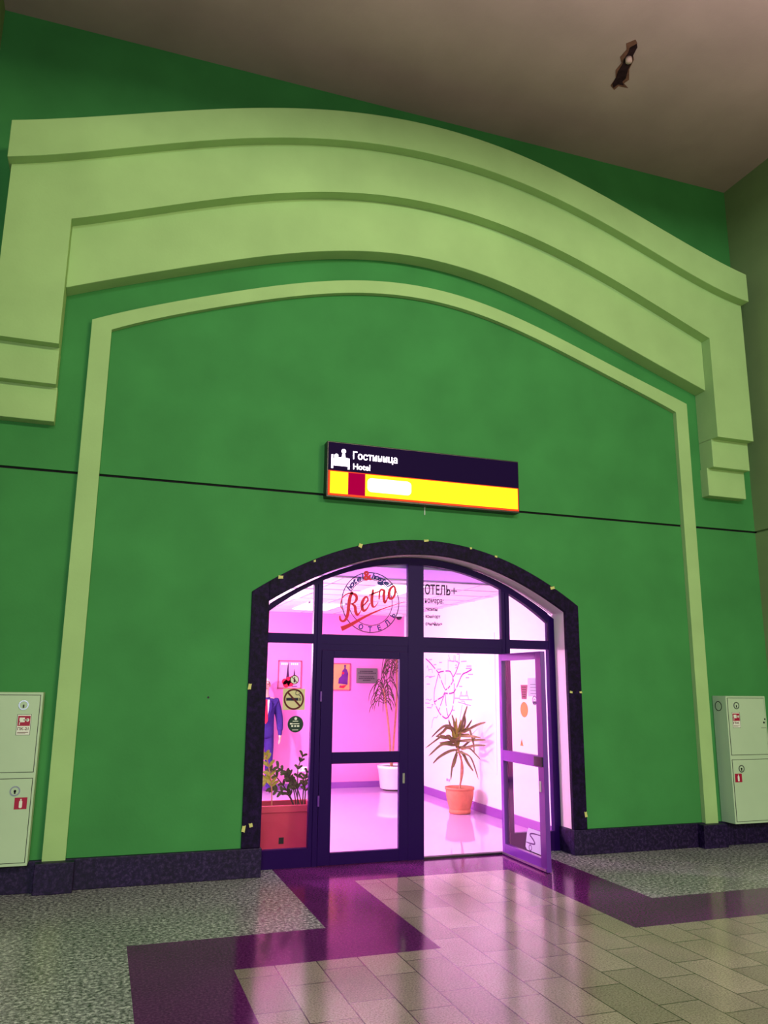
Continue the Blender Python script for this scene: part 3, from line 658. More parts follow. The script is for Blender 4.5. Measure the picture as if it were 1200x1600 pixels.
# ---- red-brown planter trough with two leafy plants, close behind the side pane
TY0, TY1, TX0, TX1 = 0.55, 0.95, -2.05, -0.985
t = thing('planter_trough', 'red-brown plastic planter trough behind the left side pane', 'planter', ((TX0+TX1)/2, 0.75, 0))
m = MB()
def frus(m, x0, x1, y0, y1, z0, X0, X1, Y0, Y1, z1):
    m.add([(x0,y0,z0),(x1,y0,z0),(x1,y1,z0),(x0,y1,z0),(X0,Y0,z1),(X1,Y0,z1),(X1,Y1,z1),(X0,Y1,z1)], [(0,3,2,1),(0,1,5,4),(1,2,6,5),(2,3,7,6),(3,0,4,7)])
frus(m, TX0+0.06, TX1-0.03, TY0+0.05, TY1-0.05, 0.0, TX0+0.02, TX1-0.005, TY0+0.012, TY1-0.012, 0.47)
m.build('body', M['trough'], t)
m = MB().box(TX0, TX1, TY0, TY0+0.025, 0.465, 0.535); m.box(TX0, TX1, TY1-0.025, TY1, 0.465, 0.535); m.box(TX0, TX0+0.025, TY0, TY1, 0.465, 0.535); m.box(TX1-0.025, TX1, TY0, TY1, 0.465, 0.535)
m.build('rim', M['trough'], t, bevel=0.008)
MB().box(TX0+0.02, TX1-0.02, TY0+0.02, TY1-0.02, 0.40, 0.475).build('soil', M['soil'], t)
MB().box(-1.36, -1.31, TY0+0.03, TY0+0.037, 0.17, 0.23).build('drain_plug', M['black'], t)
ST = [[(-1.406,0.47),(-1.418,0.698),(-1.454,0.892),(-1.491,1.003)],[(-1.162,0.47),(-1.221,0.599),(-1.291,0.7),(-1.419,0.844)],[(-1.151,0.47),(-1.189,0.66),(-1.262,0.814),(-1.365,0.88)],
[(-1.084,0.47),(-1.15,0.669),(-1.226,0.755),(-1.274,0.83)],[(-1.112,0.47),(-1.167,0.659),(-1.192,0.723),(-1.227,0.787)],[(-1.14,0.47),(-1.146,0.69),(-1.148,0.859),(-1.104,0.985)],
[(-1.091,0.47),(-1.083,0.688),(-1.059,0.825)],[(-1.168,0.47),(-1.244,0.61),(-1.356,0.645),(-1.395,0.667)],[(-1.406,0.47),(-1.42,0.73),(-1.47,0.757)],[(-1.073,0.47),(-1.065,0.646),(-1.097,0.762)]]
def leafy(root, idx, lm, sm, lw):
    ms = MB(); ml = MB()
    for i in idx:
        p = cat3([(a, 0.75 + 0.05*math.sin(i*1.9)*(k/3), b) for k, (a, b) in enumerate(ST[i])], 4); ms.tube(p, 0.006)
        for k in range(4, len(p), 2):
            for sg in (-1, 1):
                ang = sg*(0.7+0.3*random.random()); tg = (p[k]-p[k-1]).normalized(); sd = Vector((-tg.z, 0.5*sg*random.random(), tg.x))
                dr = (tg*math.cos(ang) + sd*math.sin(ang)); l_ = random.uniform(0.05, 0.08)*lw
                ml.blade([p[k], p[k]+dr*l_*0.5+Vector((0,-0.01,0.008)), p[k]+dr*l_+Vector((0,-0.015,-0.006))], 0.032*lw, side=(0.2, -1, 0.5*sg))
    ms.build('stem', sm, root, True); ml.build('foliage', lm, root)
p1 = thing('leafy_plant', 'olive-leaved plant on a single stem at the left end of the trough', 'plant', (-1.41, 0.75, 0.475), 'plants in the trough')
leafy(p1, (0, 8), M['leafo'], M['stem'], 1.25)
p2 = thing('leafy_plant', 'dark bushy leaning plant at the right end of the trough', 'plant', (-1.13, 0.75, 0.475), 'plants in the trough')
leafy(p2, (1, 2, 3, 4, 5, 6, 7, 9), M['leafd'], M['stemd'], 1.0)

# ---- person in a violet suit standing at the rear
def skin_mesh(name, V, E, lev=2):
    """V: list of (co, radius or (rx, ry)); index 0 is the root"""
    me = bpy.data.meshes.new(name); me.from_pydata([v[0] for v in V], E, []); o = bpy.data.objects.new(name, me); C.objects.link(o)
    md = o.modifiers.new('skin', 'SKIN'); md.use_smooth_shade = True
    if not me.skin_vertices: me.attributes  # layer is made with the modifier
    for i, v in enumerate(V):
        sv = me.skin_vertices[0].data[i]; rr = v[1]; sv.radius = rr if isinstance(rr, tuple) else (rr, rr); sv.use_root = (i == 0)
    sb = o.modifiers.new('sub', 'SUBSURF'); sb.levels = lev; sb.render_levels = lev
    dg = bpy.context.evaluated_depsgraph_get(); dg.update()
    out = bpy.data.meshes.new_from_object(o.evaluated_get(dg)); bpy.data.objects.remove(o)
    return out
def link_mesh(name, me, mats, parent, pick=None):
    me.name = name; me.materials.clear()
    for m in mats: me.materials.append(m)
    for p in me.polygons:
        p.use_smooth = True
        if pick: p.material_index = pick(p.center)
        else: p.material_index = 0
    o = bpy.data.objects.new(name, me); C.objects.link(o); o.parent = parent; return o
def person():
    t = thing('person', 'person in violet suit and red tie standing near the pink rear wall', 'person', (-0.58, 5.66, 0))
    V = []; E = []
    def n(co, r_, par=None):
        V.append((co, r_)); i = len(V)-1
        if par is not None: E.append((par, i))
        return i
    pel = n((0,0,0.96), (0.165,0.115)); ab = n((0,0,1.10), (0.155,0.11), pel); ch = n((0,0.005,1.30), (0.175,0.12), ab); sh = n((0,0.01,1.44), (0.13,0.09), ch)
    nk = n((0,0,1.535), (0.058,0.06), sh); jw = n((0,-0.015,1.63), (0.066,0.078), nk); hd = n((0,-0.01,1.71), (0.078,0.095), jw); tp = n((0,0.005,1.79), (0.062,0.078), hd)
    hands = []
    for s in (-1, 1):
        a = n((s*0.185,0.01,1.445), 0.068, sh); el = n((s*0.265,0.03,1.16), 0.05, a); wr_ = n((s*0.265,-0.06,0.93), 0.036, el)
        pm = n((s*0.262,-0.075,0.885), (0.024,0.042), wr_); hands.append((s, pm))
        hp = n((s*0.095,0,0.90), 0.098, pel); kn = n((s*0.105,-0.005,0.50), 0.068, hp); an = n((s*0.11,0.02,0.10), 0.045, kn)
        toe = n((s*0.125,-0.13,0.045), (0.042,0.036), an)
    for s, pm in hands:
        for k, (dy, ln) in enumerate(((-0.033,0.075),(-0.011,0.085),(0.011,0.08),(0.032,0.062))):
            b = n((s*0.262, -0.075+dy, 0.848), 0.0105, pm); c_ = n((s*0.256, -0.075+dy, 0.848-ln*0.55), 0.0095, b); n((s*0.243, -0.075+dy*0.95, 0.848-ln), 0.008, c_)
        b = n((s*0.252, -0.118, 0.872), 0.012, pm); n((s*0.244, -0.128, 0.838), 0.0095, b)
    me = skin_mesh('body', V, E)
    def pick(c):
        if c.z < 0.075: return 2
        if c.z > 1.49 or (abs(c.x) > 0.19 and c.z < 0.905 and c.z > 0.7): return 0
        return 1
    link_mesh('body', me, [M['skin'], M['suit'], M['shoe']], t, pick)
    # jacket: a looser shell over trunk and sleeves
    V.clear(); E.clear()
    a0 = n((0,0,1.08), (0.185,0.13)); a1 = n((0,0,0.84), (0.205,0.15), a0); b1 = n((0,0.005,1.29), (0.195,0.137), a0); s1 = n((0,0.012,1.43), (0.145,0.10), b1)
    for s in (-1, 1):
        q = n((s*0.19,0.01,1.442), 0.080, s1); e_ = n((s*0.268,0.03,1.16), 0.064, q); n((s*0.267,-0.052,0.95), 0.052, e_)
    link_mesh('jacket', skin_mesh('jacket', V, E), [M['suit']], t)
    P0 = Vector((-0.58, 5.66, 0))
    def at(v): return [tuple(Vector(q) + P0) for q in v]
    MB().add(at([(-0.055,-0.152,1.47),(0.055,-0.152,1.47),(0.045,-0.160,1.30),(0.0,-0.168,1.10),(-0.045,-0.160,1.30),(-0.055,-0.10,1.47),(0.055,-0.10,1.47),(0.045,-0.10,1.30),(0,-0.1,1.10),(-0.045,-0.10,1.30)]),
             [(0,4,3,2,1),(0,5,9,4),(4,9,8,3),(3,8,7,2),(2,7,6,1),(1,6,5,0)]).build('shirt_front', M['shirt'], t)
    MB().lathe([(0.066,1.47),(0.070,1.50),(0.062,1.535)], (P0.x, P0.y, 0), 24).build('collar', M['shirt'], t, True)
    MB().add(at([(-0.018,-0.160,1.475),(0.018,-0.160,1.475),(0.014,-0.170,1.44),(0.032,-0.178,1.14),(0,-0.182,1.09),(-0.032,-0.178,1.14),(-0.014,-0.170,1.44)]+[(-0.018,-0.15,1.475),(0.018,-0.15,1.475),(0.014,-0.15,1.44),(0.032,-0.16,1.14),(0,-0.165,1.09),(-0.032,-0.16,1.14),(-0.014,-0.15,1.44)]),
             [(0,6,2,1),(6,5,4,3,2)]+[(i,(i+1)%7,7+(i+1)%7,7+i) for i in range(7)]).build('tie', M['tie'], t)
    for s in (-1, 1):
        MB().add(at([(s*0.05,-0.150,1.475),(s*0.105,-0.135,1.40),(s*0.085,-0.158,1.30),(s*0.02,-0.176,1.10),(s*0.045,-0.166,1.30),(s*0.05,-0.13,1.475),(s*0.105,-0.115,1.40),(s*0.085,-0.14,1.30),(s*0.02,-0.15,1.10),(s*0.045,-0.14,1.30)]),
                 [(0,1,2,3,4),(0,1,6,5),(1,2,7,6),(2,3,8,7),(3,4,9,8),(4,0,5,9)]).build('lapel', M['suit'], t)
        MB().lathe([(0.0,-0.010),(0.010,-0.004),(0.011,0.0),(0.008,0.008),(0,0.010)], (P0.x+s*0.029, P0.y-0.094, 1.715), 14).build('eye', M['eye'], t, True)
        MB().tube(at([(s*0.012,-0.108,1.738),(s*0.03,-0.108,1.744),(s*0.048,-0.098,1.738)]), 0.005, 6).build('eyebrow', M['hair'], t, True)
        m = MB()
        for k in range(10):
            pass
        m.lathe([(0,-0.03),(0.012,-0.024),(0.016,0),(0.014,0.022),(0,0.03)], (P0.x+s*0.083, P0.y+0.005, 1.70), 14).build('ear', M['skin'], t, True)
    MB().add(at([(0,-0.10,1.725),(-0.017,-0.10,1.672),(0.017,-0.10,1.672),(0,-0.132,1.678),(0,-0.09,1.668)]), [(0,1,3),(0,3,2),(1,4,3),(3,4,2),(0,2,4,1)]).build('nose', M['skin'], t)
    MB().tube(at([(-0.025,-0.094,1.645),(0,-0.104,1.648),(0.025,-0.094,1.645)]), 0.006, 6).build('mouth', M['lip'], t, True)
    m = MB(); R_ = 0.1; V2 = []; F2 = []
    for i in range(13):
        th = i/12*math.radians(105)
        for k in range(24):
            ph = 2*math.pi*k/24; lim = 1.0
            front = max(0, -math.sin(ph)); tt = th*(1-0.45*front)
            V2.append(tuple(P0 + Vector((0.088*math.sin(tt)*math.cos(ph), 0.005+0.108*math.sin(tt)*math.sin(ph), 1.715+0.112*math.cos(tt)))))
    for i in range(12):
        for k in range(24): F2.append((i*24+k, i*24+(k+1) % 24, (i+1)*24+(k+1) % 24, (i+1)*24+k))
    m.add(V2, F2).build('hair', M['hair'], t, True)
person()

# ================================================================== decals on the glass
DYG = GY - 0.004
LT = onY(DYG)
t = thing('window_decal', 'round red and blue hotel logo decal on the pane left of the centre post', 'decal', (-0.52, DYG, 2.25))
cx, cz = -0.518, 2.571
MB().ring((cx, cz), 0.321, 0.312, 'y', DYG, DYG+0.0015, 72).ring((cx, cz), 0.246, 0.239, 'y', DYG, DYG+0.0015, 72).build('rings', M['dviolet'], t)
def arc_text(m, s, a0, a1, rad, h, inward=False, shear=0.0):
    n = len(s)
    for i, chh in enumerate(s):
        if chh == ' ': continue
        a = math.radians(a0 + (a1-a0)*(i/(n-1) if n > 1 else 0)); V, F = text_verts(chh, 0, None, 0, h, shear, 0.04)
        if chh in 'eosor': V = [(p, q*0.72) for p, q in V]
        wd = max(v[0] for v in V); V = [(v[0]-wd/2, v[1]) for v in V]
        if inward: rot = a + math.pi/2; base = rad + h/2
        else: rot = a - math.pi/2; base = rad - h/2
        ct, st = math.cos(rot), math.sin(rot)
        m.add([(cx + math.cos(a)*base + p*ct - q*st, DYG-0.001, cz + math.sin(a)*base + p*st + q*ct) for p, q in V], F)
m = MB(); arc_text(m, 'hotel', 150, 109, 0.28, 0.062, shear=0.25); arc_text(m, 'hostel', 84, 42, 0.28, 0.062, shear=0.25); arc_text(m, 'ОТЕЛЬ', -112, -27, 0.28, 0.058, True)
m.build('lettering', M['blue'], t)
m = MB(); arc_text(m, '&', 98, 98, 0.285, 0.105)
RT = {'R1':([(-0.719,2.673),(-0.746,2.618),(-0.759,2.537),(-0.767,2.448),(-0.788,2.385),(-0.82,2.362),(-0.848,2.378),(-0.854,2.418)],[0.02,0.036,0.036,0.034,0.028,0.022,0.022,0.014]),
'R2':([(-0.804,2.489),(-0.837,2.498),(-0.847,2.542),(-0.83,2.605),(-0.78,2.647),(-0.724,2.655),(-0.681,2.634),(-0.676,2.594),(-0.703,2.557),(-0.74,2.546)],[0.006,0.009,0.010,0.010,0.012,0.02,0.03,0.03,0.016,0.006]),
'R3':([(-0.731,2.547),(-0.693,2.522),(-0.683,2.468),(-0.664,2.434),(-0.636,2.461),(-0.618,2.498)],[0.01,0.03,0.034,0.026,0.01,0.006]),
'e':([(-0.618,2.516),(-0.581,2.553),(-0.551,2.59),(-0.558,2.621),(-0.582,2.62),(-0.61,2.57),(-0.613,2.516),(-0.594,2.481),(-0.561,2.5),(-0.524,2.564)],[0.010,0.014,0.018,0.018,0.022,0.034,0.034,0.028,0.014,0.009]),
't1':([(-0.493,2.71),(-0.502,2.646),(-0.506,2.583),(-0.495,2.529),(-0.467,2.531),(-0.434,2.577)],[0.02,0.03,0.032,0.026,0.01,0.005]), 't2':([(-0.535,2.645),(-0.478,2.67),(-0.421,2.691)],[0.012,0.018,0.012]),
'r':([(-0.425,2.605),(-0.421,2.668),(-0.411,2.705),(-0.392,2.71),(-0.368,2.698),(-0.373,2.652),(-0.367,2.589),(-0.353,2.58),(-0.324,2.636)],[0.014,0.018,0.020,0.022,0.028,0.032,0.03,0.02,0.01]),
'o':([(-0.267,2.753),(-0.296,2.729),(-0.315,2.673),(-0.31,2.628),(-0.281,2.62),(-0.252,2.658),(-0.242,2.713),(-0.257,2.754),(-0.277,2.753)],[0.018,0.028,0.032,0.03,0.022,0.024,0.026,0.02,0.014]),
'sw':([(-0.835,2.283),(-0.727,2.334),(-0.56,2.428),(-0.371,2.512),(-0.12,2.599)],[0.05,0.036,0.022,0.010,0.003])}
lt2 = onY(DYG-0.002)
for k in RT: m.ribbon(RT[k][0], RT[k][1], lt2, 0.0012)
m.build('script', M['crimson'], t)
MB().prism([(-0.45,2.79),(-0.385,2.80),(-0.37,2.765),(-0.40,2.755),(-0.44,2.765)], 'y', DYG-0.002, DYG).build('cap', M['blue'], t)

t = thing('window_decal', 'dark hotel room lettering on the pane right of the centre post', 'decal', (0.09, DYG, 2.35))
m = MB()
add_text(m, 'ОТЕЛЬ', 0.098, 0.402, 2.682, 2.797, LT, bold=0.02); m.box(0.408, 0.482, DYG, DYG+0.001, 2.731, 2.741); m.box(0.440, 0.450, DYG, DYG+0.001, 2.70, 2.772)
add_text(m, 'номера:', 0.099, 0.318, 2.575, 2.640, LT, bold=0.022)
m.build('heading', M['dviolet'], t)
m = MB()
for s, x1, z0, z1 in (('эконом', 0.247, 2.506, 2.538), ('комфорт', 0.280, 2.420, 2.470), ('семейные', 0.302, 2.348, 2.392)):
    add_text(m, s, 0.106, x1, z0, z1, LT, bold=0.04); m.box(0.082, 0.094, DYG, DYG+0.001, (z0+z1)/2-0.002, (z0+z1)/2+0.002)
m.build('list', M['dviolet'], t)

t = thing('glass_sticker', 'square no smoking sticker on the left side pane', 'sticker', (-1.31, DYG, 1.465), 'stickers on the left side pane')
MB().box(-1.425, -1.20, DYG, DYG+0.0015, 1.468, 1.674).build('backing', M['beigest'], t)
c_ = (-1.313, 1.571)
MB().ring(c_, 0.103, 0.086, 'y', DYG-0.002, DYG-0.0005, 48).prism([(c_[0]-0.072,c_[1]+0.062),(c_[0]-0.060,c_[1]+0.074),(c_[0]+0.072,c_[1]-0.062),(c_[0]+0.060,c_[1]-0.074)], 'y', DYG-0.0035, DYG-0.0022).build('ban_ring', M['maroon'], t)
m = MB().box(c_[0]-0.078, c_[0]+0.045, DYG-0.002, DYG-0.0005, c_[1]-0.014, c_[1]+0.014); m.box(c_[0]+0.052, c_[0]+0.060, DYG-0.002, DYG-0.0005, c_[1]-0.014, c_[1]+0.014); m.box(c_[0]+0.066, c_[0]+0.074, DYG-0.002, DYG-0.0005, c_[1]-0.014, c_[1]+0.014)
m.ribbon([(c_[0]+0.07,c_[1]+0.018),(c_[0]+0.055,c_[1]+0.04),(c_[0]+0.02,c_[1]+0.045),(c_[0]+0.02,c_[1]+0.075),(c_[0]+0.05,c_[1]+0.085),(c_[0]+0.065,c_[1]+0.06),(c_[0]+0.045,c_[1]+0.05)], [0.006]*3, lt2, 0.001)
m.build('cigarette', M['dviolet'], t)
t = thing('glass_sticker', 'dark green round opening hours sticker on the left side pane', 'sticker', (-1.288, DYG, 1.25), 'stickers on the left side pane')
MB().disc((-1.288, 1.330), 0.080, 'y', DYG, DYG+0.0015, 40).build('backing', M['dgreen'], t)
m = MB().disc((-1.288, 1.383), 0.014, 'y', DYG-0.0015, DYG, 12)
for z, a, b, h in ((1.358,-1.318,-1.262,0.003),(1.334,-1.345,-1.318,0.007),(1.334,-1.312,-1.25,0.004),(1.312,-1.33,-1.312,0.008),(1.312,-1.30,-1.282,0.008),(1.312,-1.272,-1.25,0.008),(1.275,-1.32,-1.26,0.003)):
    m.box(a, b, DYG-0.0015, DYG, z-h, z+h)
m.build('lettering', M['stwhite'], t)
t = thing('glass_sticker', 'small round prohibition sticker overlapping the city poster', 'sticker', (-1.313, DYG, 1.718), 'stickers on the left side pane')
MB().disc((-1.313, 1.762), 0.040, 'y', DYG, DYG+0.0012, 32).build('backing', M['stwhite'], t)
MB().ring((-1.313, 1.762), 0.045, 0.038, 'y', DYG-0.0015, DYG, 36).prism([(-1.345,1.790),(-1.340,1.795),(-1.281,1.734),(-1.286,1.729)], 'y', DYG-0.003, DYG-0.0016).build('ban_ring', M['maroon'], t)
MB().box(-1.322, -1.304, DYG-0.0015, DYG, 1.735, 1.768).box(-1.317, -1.309, DYG-0.0015, DYG, 1.768, 1.79).build('bottle', M['posd'], t)

# decals on the open leaf (its glass faces the hall's left side)
XD = 0.976
def LX(m_, name, mt, tt): return m_.build(name, mt, tt)
t = thing('glass_sticker', 'rose cup shaped sticker on the open door glass', 'sticker', (XD, -0.23, 1.588), 'stickers on the open door glass')
LX(MB().prism([(-0.157,1.732),(-0.305,1.732),(-0.276,1.589),(-0.175,1.589)], 'x', XD, XD+0.0015), 'backing', M['rose'], t)
m = MB()
for k in range(5): m.box(XD-0.0015, XD, -0.275+0.004*k, -0.185-0.002*k, 1.705-0.024*k, 1.712-0.024*k)
LX(m, 'lettering', M['maroon'], t)
t = thing('glass_sticker', 'orange round sticker on the open door glass', 'sticker', (XD, -0.22, 1.408), 'stickers on the open door glass')
LX(MB().disc((-0.22, 1.484), 0.080, 'x', XD, XD+0.0015, 36, 0.077), 'backing', M['orangest'], t)
t = thing('glass_sticker', 'small orange triangle warning sticker on the open door glass', 'sticker', (XD, -0.15, 1.121), 'stickers on the open door glass')
LX(MB().prism([(-0.116,1.121),(-0.185,1.121),(-0.150,1.191)], 'x', XD, XD+0.0015), 'backing', M['orangest'], t)
LX(MB().box(XD-0.0015, XD, -0.154, -0.146, 1.135, 1.165), 'mark', M['maroon'], t)
t = thing('glass_sticker', 'small round violet padlock sticker at the open door edge', 'sticker', (XD, -0.438, 1.533), 'stickers on the open door glass')
LX(MB().ring((-0.438, 1.579), 0.046, 0.037, 'x', XD, XD+0.0015, 32), 'ring', M['posv'], t)
LX(MB().box(XD, XD+0.0015, -0.468, -0.408, 1.545, 1.57).ring((-0.438, 1.578), 0.02, 0.013, 'x', XD, XD+0.0015, 20), 'padlock', M['posv'], t)
t = thing('glass_sticker', 'pale notice sheet with faint lines on the open door glass', 'sticker', (XD, -0.40, 1.60), 'stickers on the open door glass')
m = MB().box(XD+0.0005, XD+0.0015, -0.50, -0.31, 1.62, 1.80)
LX(m, 'sheet', M['lav'], t)
m = MB()
for k in range(4): m.box(XD-0.0008, XD+0.0004, -0.49, -0.36, 1.735-0.03*k, 1.739-0.03*k)
LX(m, 'lettering', M['posv'], t)
t = thing('glass_sticker', 'painted lavender reflection with a violet curved line low on the open door', 'sticker', (XD, -0.36, 0.13), 'stickers on the open door glass')  # reflection in the leaf glass, painted as a thin flat shape
LX(MB().prism([(-0.17,0.16),(-0.20,0.135),(-0.50,0.135),(-0.50,0.345),(-0.24,0.345),(-0.21,0.30)], 'x', XD, XD+0.0015), 'backing', M['lav'], t)
m = MB(); mx_ = lambda u, v, dp: (XD-0.0015+dp, u, v)
m.ribbon([(-0.50,0.31),(-0.33,0.305),(-0.27,0.285),(-0.33,0.25),(-0.36,0.215),(-0.28,0.205),(-0.19,0.205)], [0.008,0.014,0.016,0.014,0.008], mx_, 0.001)
m.ring((-0.27,0.165), 0.03, 0.022, 'x', XD-0.0015, XD-0.0003, 20)
LX(m, 'reflected_line', M['posv'], t)

# ================================================================== illuminated hotel sign over the door
SY = -0.08
sg = thing('hotel_sign', 'backlit black and yellow hotel sign above the entrance', 'sign', (-0.03, YW, 3.585))
MB().box(-1.135, 1.072, SY+0.012, YW, 3.582, 4.175).build('case', M['signcase'], sg, bevel=0.006)
MB().box(-1.118, 1.058, SY, SY+0.014, 3.862, 4.160).build('dark_panel', M['signblack'], sg)
MB().box(-1.118, 1.058, SY+0.002, SY+0.0125, 3.603, 3.862).build('rim_glow_panel', M['orange'], sg)
MB().box(-1.100, -0.910, SY-0.001, SY+0.002, 3.622, 3.852).box(-0.722, 1.045, SY-0.001, SY+0.002, 3.622, 3.852).build('yellow_panel', M['yellow'], sg)
MB().box(-0.905, -0.727, SY-0.001, SY+0.002, 3.622, 3.852).build('red_square', M['sigred'], sg)
SG = onY(SY-0.0025)
m = MB(); z0, z1 = 3.668, 3.815
def rr(x0, x1, z0, z1, r_, n=6):
    P_ = []
    for cx_, cz_, a0 in ((x1-r_, z0+r_, -90), (x1-r_, z1-r_, 0), (x0+r_, z1-r_, 90), (x0+r_, z0+r_, 180)):
        for i in range(n+1):
            a = math.radians(a0 + 90*i/n); P_.append((cx_+r_*math.cos(a), cz_+r_*math.sin(a)))
    return P_
m.prism(rr(-0.700, -0.215, z0, z1, 0.045), 'y', SY-0.003, SY-0.001).build('white_patch', M['sigcream'], sg)
m = MB(); add_text(m, 'Гостиница', -0.862, -0.372, 3.985, 4.085, SG); m.build('lettering', M['sigwhite'], sg, )
m = MB(); add_text(m, 'Hotel', -0.858, -0.672, 3.892, 3.955, SG); m.build('lettering', M['sigwhite'], sg)
m = MB().box(-1.092, -1.072, SY-0.003, SY, 3.885, 4.03); m.box(-0.915, -0.897, SY-0.003, SY, 3.885, 4.0); m.box(-1.08, -0.90, SY-0.003, SY, 3.915, 3.955)
m.prism(rr(-1.065, -0.905, 3.95, 4.005, 0.02), 'y', SY-0.003, SY); m.disc((-1.040, 4.018), 0.022, 'y', SY-0.003, SY, 18)
m.disc((-0.962, 4.075), 0.024, 'y', SY-0.003, SY, 20); m.prism([(-0.985,4.0),(-0.94,4.0),(-0.95,4.05),(-0.975,4.05)], 'y', SY-0.003, SY)
m.build('bed_pictogram', M['sigwhite'], sg)
MB().tube([(-0.012, YW-0.008, 3.583), (-0.012, YW-0.006, 3.50)], 0.005, 6).build('cable', M['stwhite'], sg)

# ================================================================== fire cabinets
def cabinet(x0, x1, s, lab, num, sx, grp='white steel fire cabinets'):
    """s=+1: handles at the right edge, -1: at the left edge"""
    yf = -0.17; z0, z1 = 0.25, 1.63
    t = thing('fire_cabinet', lab, 'cabinet', ((x0+x1)/2, YW, z0), grp)
    MB().box(x0, x1, yf, YW-0.004, z0, z1).build('body', M['cabinet'], t, bevel=0.004)
    e = x1 if s > 0 else x0
    for nm, a, b, hz in (('upper_door', 0.985, 1.605, 1.525), ('lower_door', 0.278, 0.930, 0.835)):
        dd = MB().box(x0+0.022, x1-0.022, yf-0.006, yf-0.001, a, b).build(nm, M['cabinet'], t, bevel=0.002)
        MB().box(x0+0.017, x1-0.017, yf-0.0015, yf+0.001, a-0.005, b+0.005).build('door_gap', M['black'], dd)
        hx = e - s*sx
        MB().ring((hx, hz), 0.040, 0.030, 'y', yf-0.012, yf-0.006, 28).build('lock_ring', M['chrome'], dd)
        MB().disc((hx, hz), 0.030, 'y', yf-0.008, yf-0.006, 24).build('lock_dish', M['cabinet'], dd)
        m = MB().disc((hx, hz), 0.010, 'y', yf-0.012, yf-0.007, 16) if nm == 'lower_door' else MB()
        m.box(hx-0.006, hx+0.006, yf-0.012, yf-0.007, hz-0.022, hz+0.004); m.build('keyhole', M['black'], dd)
        if nm == 'upper_door':
            px = hx + s*0.015; pz = hz - 0.16; yb = yf-0.0075
            MB().box(px-0.055, px+0.055, yb, yf-0.006, pz-0.085, pz+0.085).build('hose_sticker', M['stwhite'], dd)
            k = MB().box(px-0.048, px+0.048, yb-0.001, yb, pz-0.010, pz+0.072); k.build('red_field', M['red'], dd)
            k = MB().box(px-0.036, px+0.005, yb-0.002, yb-0.001, pz+0.02, pz+0.058); k.disc((px+0.028, pz+0.038), 0.013, 'y', yb-0.002, yb-0.001, 16); k.box(px-0.005, px+0.03, yb-0.002, yb-0.001, pz+0.035, pz+0.042); k.box(px-0.036, px-0.031, yb-0.002, yb-0.001, pz-0.002, pz+0.03)
            k.build('hose_pictogram', M['stwhite'], dd)
            k = MB(); add_text(k, num, px-0.045, px+0.04, pz-0.045, pz-0.020, onY(yb-0.0012)); k.box(px-0.045, px+0.04, yb-0.001, yb, pz-0.064, pz-0.060); k.box(px-0.045, px+0.02, yb-0.001, yb, pz-0.072, pz-0.069)
            k.build('lettering', M['maroon'], dd)
            k = MB().box(px-0.055, px+0.055, yb-0.001, yb, pz+0.082, pz+0.085); k.box(px-0.055, px+0.055, yb-0.001, yb, pz-0.085, pz-0.082); k.box(px-0.055, px-0.052, yb-0.001, yb, pz-0.085, pz+0.085); k.box(px+0.052, px+0.055, yb-0.001, yb, pz-0.085, pz+0.085)
            k.build('sticker_outline', M['black'], dd)
        else:
            px = hx + s*0.052; pz = hz - 0.098; yb = yf-0.0075
            if s < 0: px = hx - 0.05
            MB().box(px-0.048, px+0.048, yb, yf-0.006, pz-0.046, pz+0.046).build('extinguisher_sticker', M['red'], dd)
            k = MB().prism(rr(px-0.012, px+0.012, pz-0.036, pz+0.022, 0.009), 'y', yb-0.001, yb); k.box(px-0.005, px+0.005, yb-0.001, yb, pz+0.02, pz+0.036)
            k.build('bottle_pictogram', M['stwhite'], dd)
    return t
cabinet(-4.165, -3.602, 1, 'white fire cabinet left of the entrance, lettered in Cyrillic', 'ПК-21', 0.145)
cr = cabinet(3.592, 4.155, -1, 'white fire cabinet right of the entrance, beside the side wall', 'ПК', 0.135)
MB().ring((-0.045, 1.515), 0.055, 0.047, 'x', 3.590, 3.593, 28).build('knockout_ring', M['black'], cr)
MB().disc((4.105, 1.335), 0.012, 'y', -0.178, -0.1755, 12).disc((4.12, 1.372), 0.010, 'y', -0.178, -0.1755, 12).box(4.06, 4.13, -0.178, -0.1755, 1.275, 1.279).build('scuff_marks', M['black'], cr)

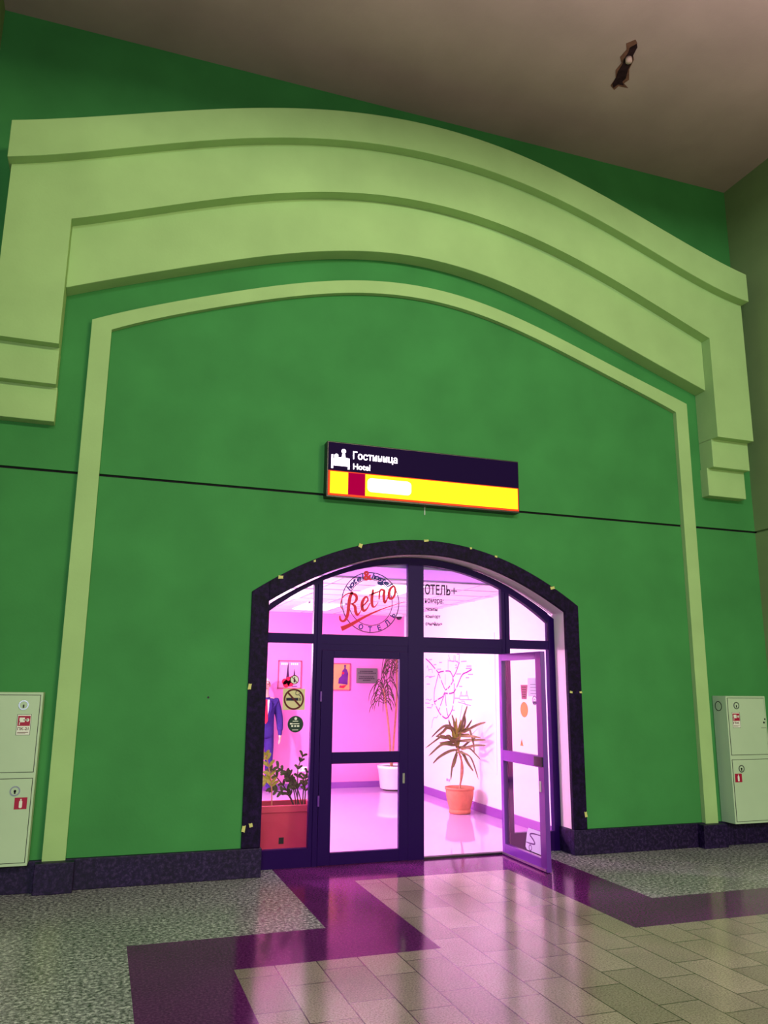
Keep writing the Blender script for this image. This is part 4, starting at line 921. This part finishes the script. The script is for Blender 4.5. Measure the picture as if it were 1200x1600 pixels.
# ================================================================== scraps of tape on the stone border
TP = [((-1.55,2.75),0.05,0.03,'at the left shoulder of the arch'),((-1.21,2.93),0.022,0.022,'halfway up the left of the arch'),((-0.73,3.12),0.035,0.045,'left of the arch crown'),((0.0,3.22),0.05,0.022,'at the crown of the arch'),
      ((0.52,3.17),0.022,0.022,'just right of the arch crown'),((0.82,3.10),0.03,0.022,'halfway down the right of the arch'),((1.51,2.79),0.055,0.03,'at the right shoulder of the arch'),
      ((-1.81,1.69),0.03,0.055,'at mid height on the left jamb'),((-1.81,0.42),0.03,0.06,'low on the outer edge of the left jamb'),((-1.745,0.45),0.03,0.035,'low on the middle of the left jamb'),
      ((1.695,1.66),0.03,0.022,'at mid height on the inner edge of the right jamb'),((1.815,1.66),0.03,0.022,'at mid height on the outer edge of the right jamb'),((1.815,0.40),0.03,0.055,'low on the right jamb')]
for i, ((x, z), wd, h, wh) in enumerate(TP):
    a = 0.25*math.sin(i*2.3); m = MB(); P_ = []
    for k, (u, v) in enumerate(((-1,-1),(0.2,-0.9),(1,-1),(0.95,0.2),(1,1),(-0.1,0.85),(-1,1))):
        u *= wd/2*(1+0.12*math.sin(i+k*1.7)); v *= h/2*(1+0.15*math.cos(i*2+k)); P_.append((x+u*math.cos(a)-v*math.sin(a), z+u*math.sin(a)+v*math.cos(a)))
    tag(m.prism(P_, 'y', 0.026, 0.031).build('tape_scrap', M['tape']), 'yellowish tape scrap ' + wh, 'tape', 'tape scraps on the stone border')

# small black bolt hole in the green wall and a small cap near the groove
tag(MB().disc((-2.19, 1.59), 0.010, 'y', YW-0.004, YW+0.002, 14).build('wall_plug', M['black']), 'tiny black plug in the green wall left of the arch', 'plug')

# damaged patch with a stub of conduit in the hall ceiling
t = thing('broken_ceiling_patch', 'dark broken patch with a conduit stub in the hall ceiling', 'ceiling damage', (1.78, -1.4, ZC))
out = [(1.70,-1.75),(1.73,-1.72),(1.76,-1.60),(1.80,-1.54),(1.83,-1.42),(1.885,-1.30),(1.88,-1.24),(1.93,-1.20),(1.86,-1.19),(1.84,-1.13),(1.80,-1.17),(1.78,-1.27),(1.745,-1.36),(1.73,-1.46),(1.70,-1.52),(1.69,-1.62),(1.665,-1.68)]
MB().prism([(x, y) for x, y in out], 'z', ZC-0.012, ZC+0.002).build('bare_patch', M['soot'], t)
cxx, cyy = 1.79, -1.42
MB().prism([(cxx+(x-cxx)*1.5+0.01*math.sin(i*3), cyy+(y-cyy)*1.12) for i, (x, y) in enumerate(out)], 'z', ZC-0.004, ZC+0.001).build('stain', M['rust'], t)
MB().tube([(1.735,-1.56,ZC), (1.735,-1.56,ZC-0.06)], 0.035, 14).build('conduit_stub', M['pipe'], t, True)
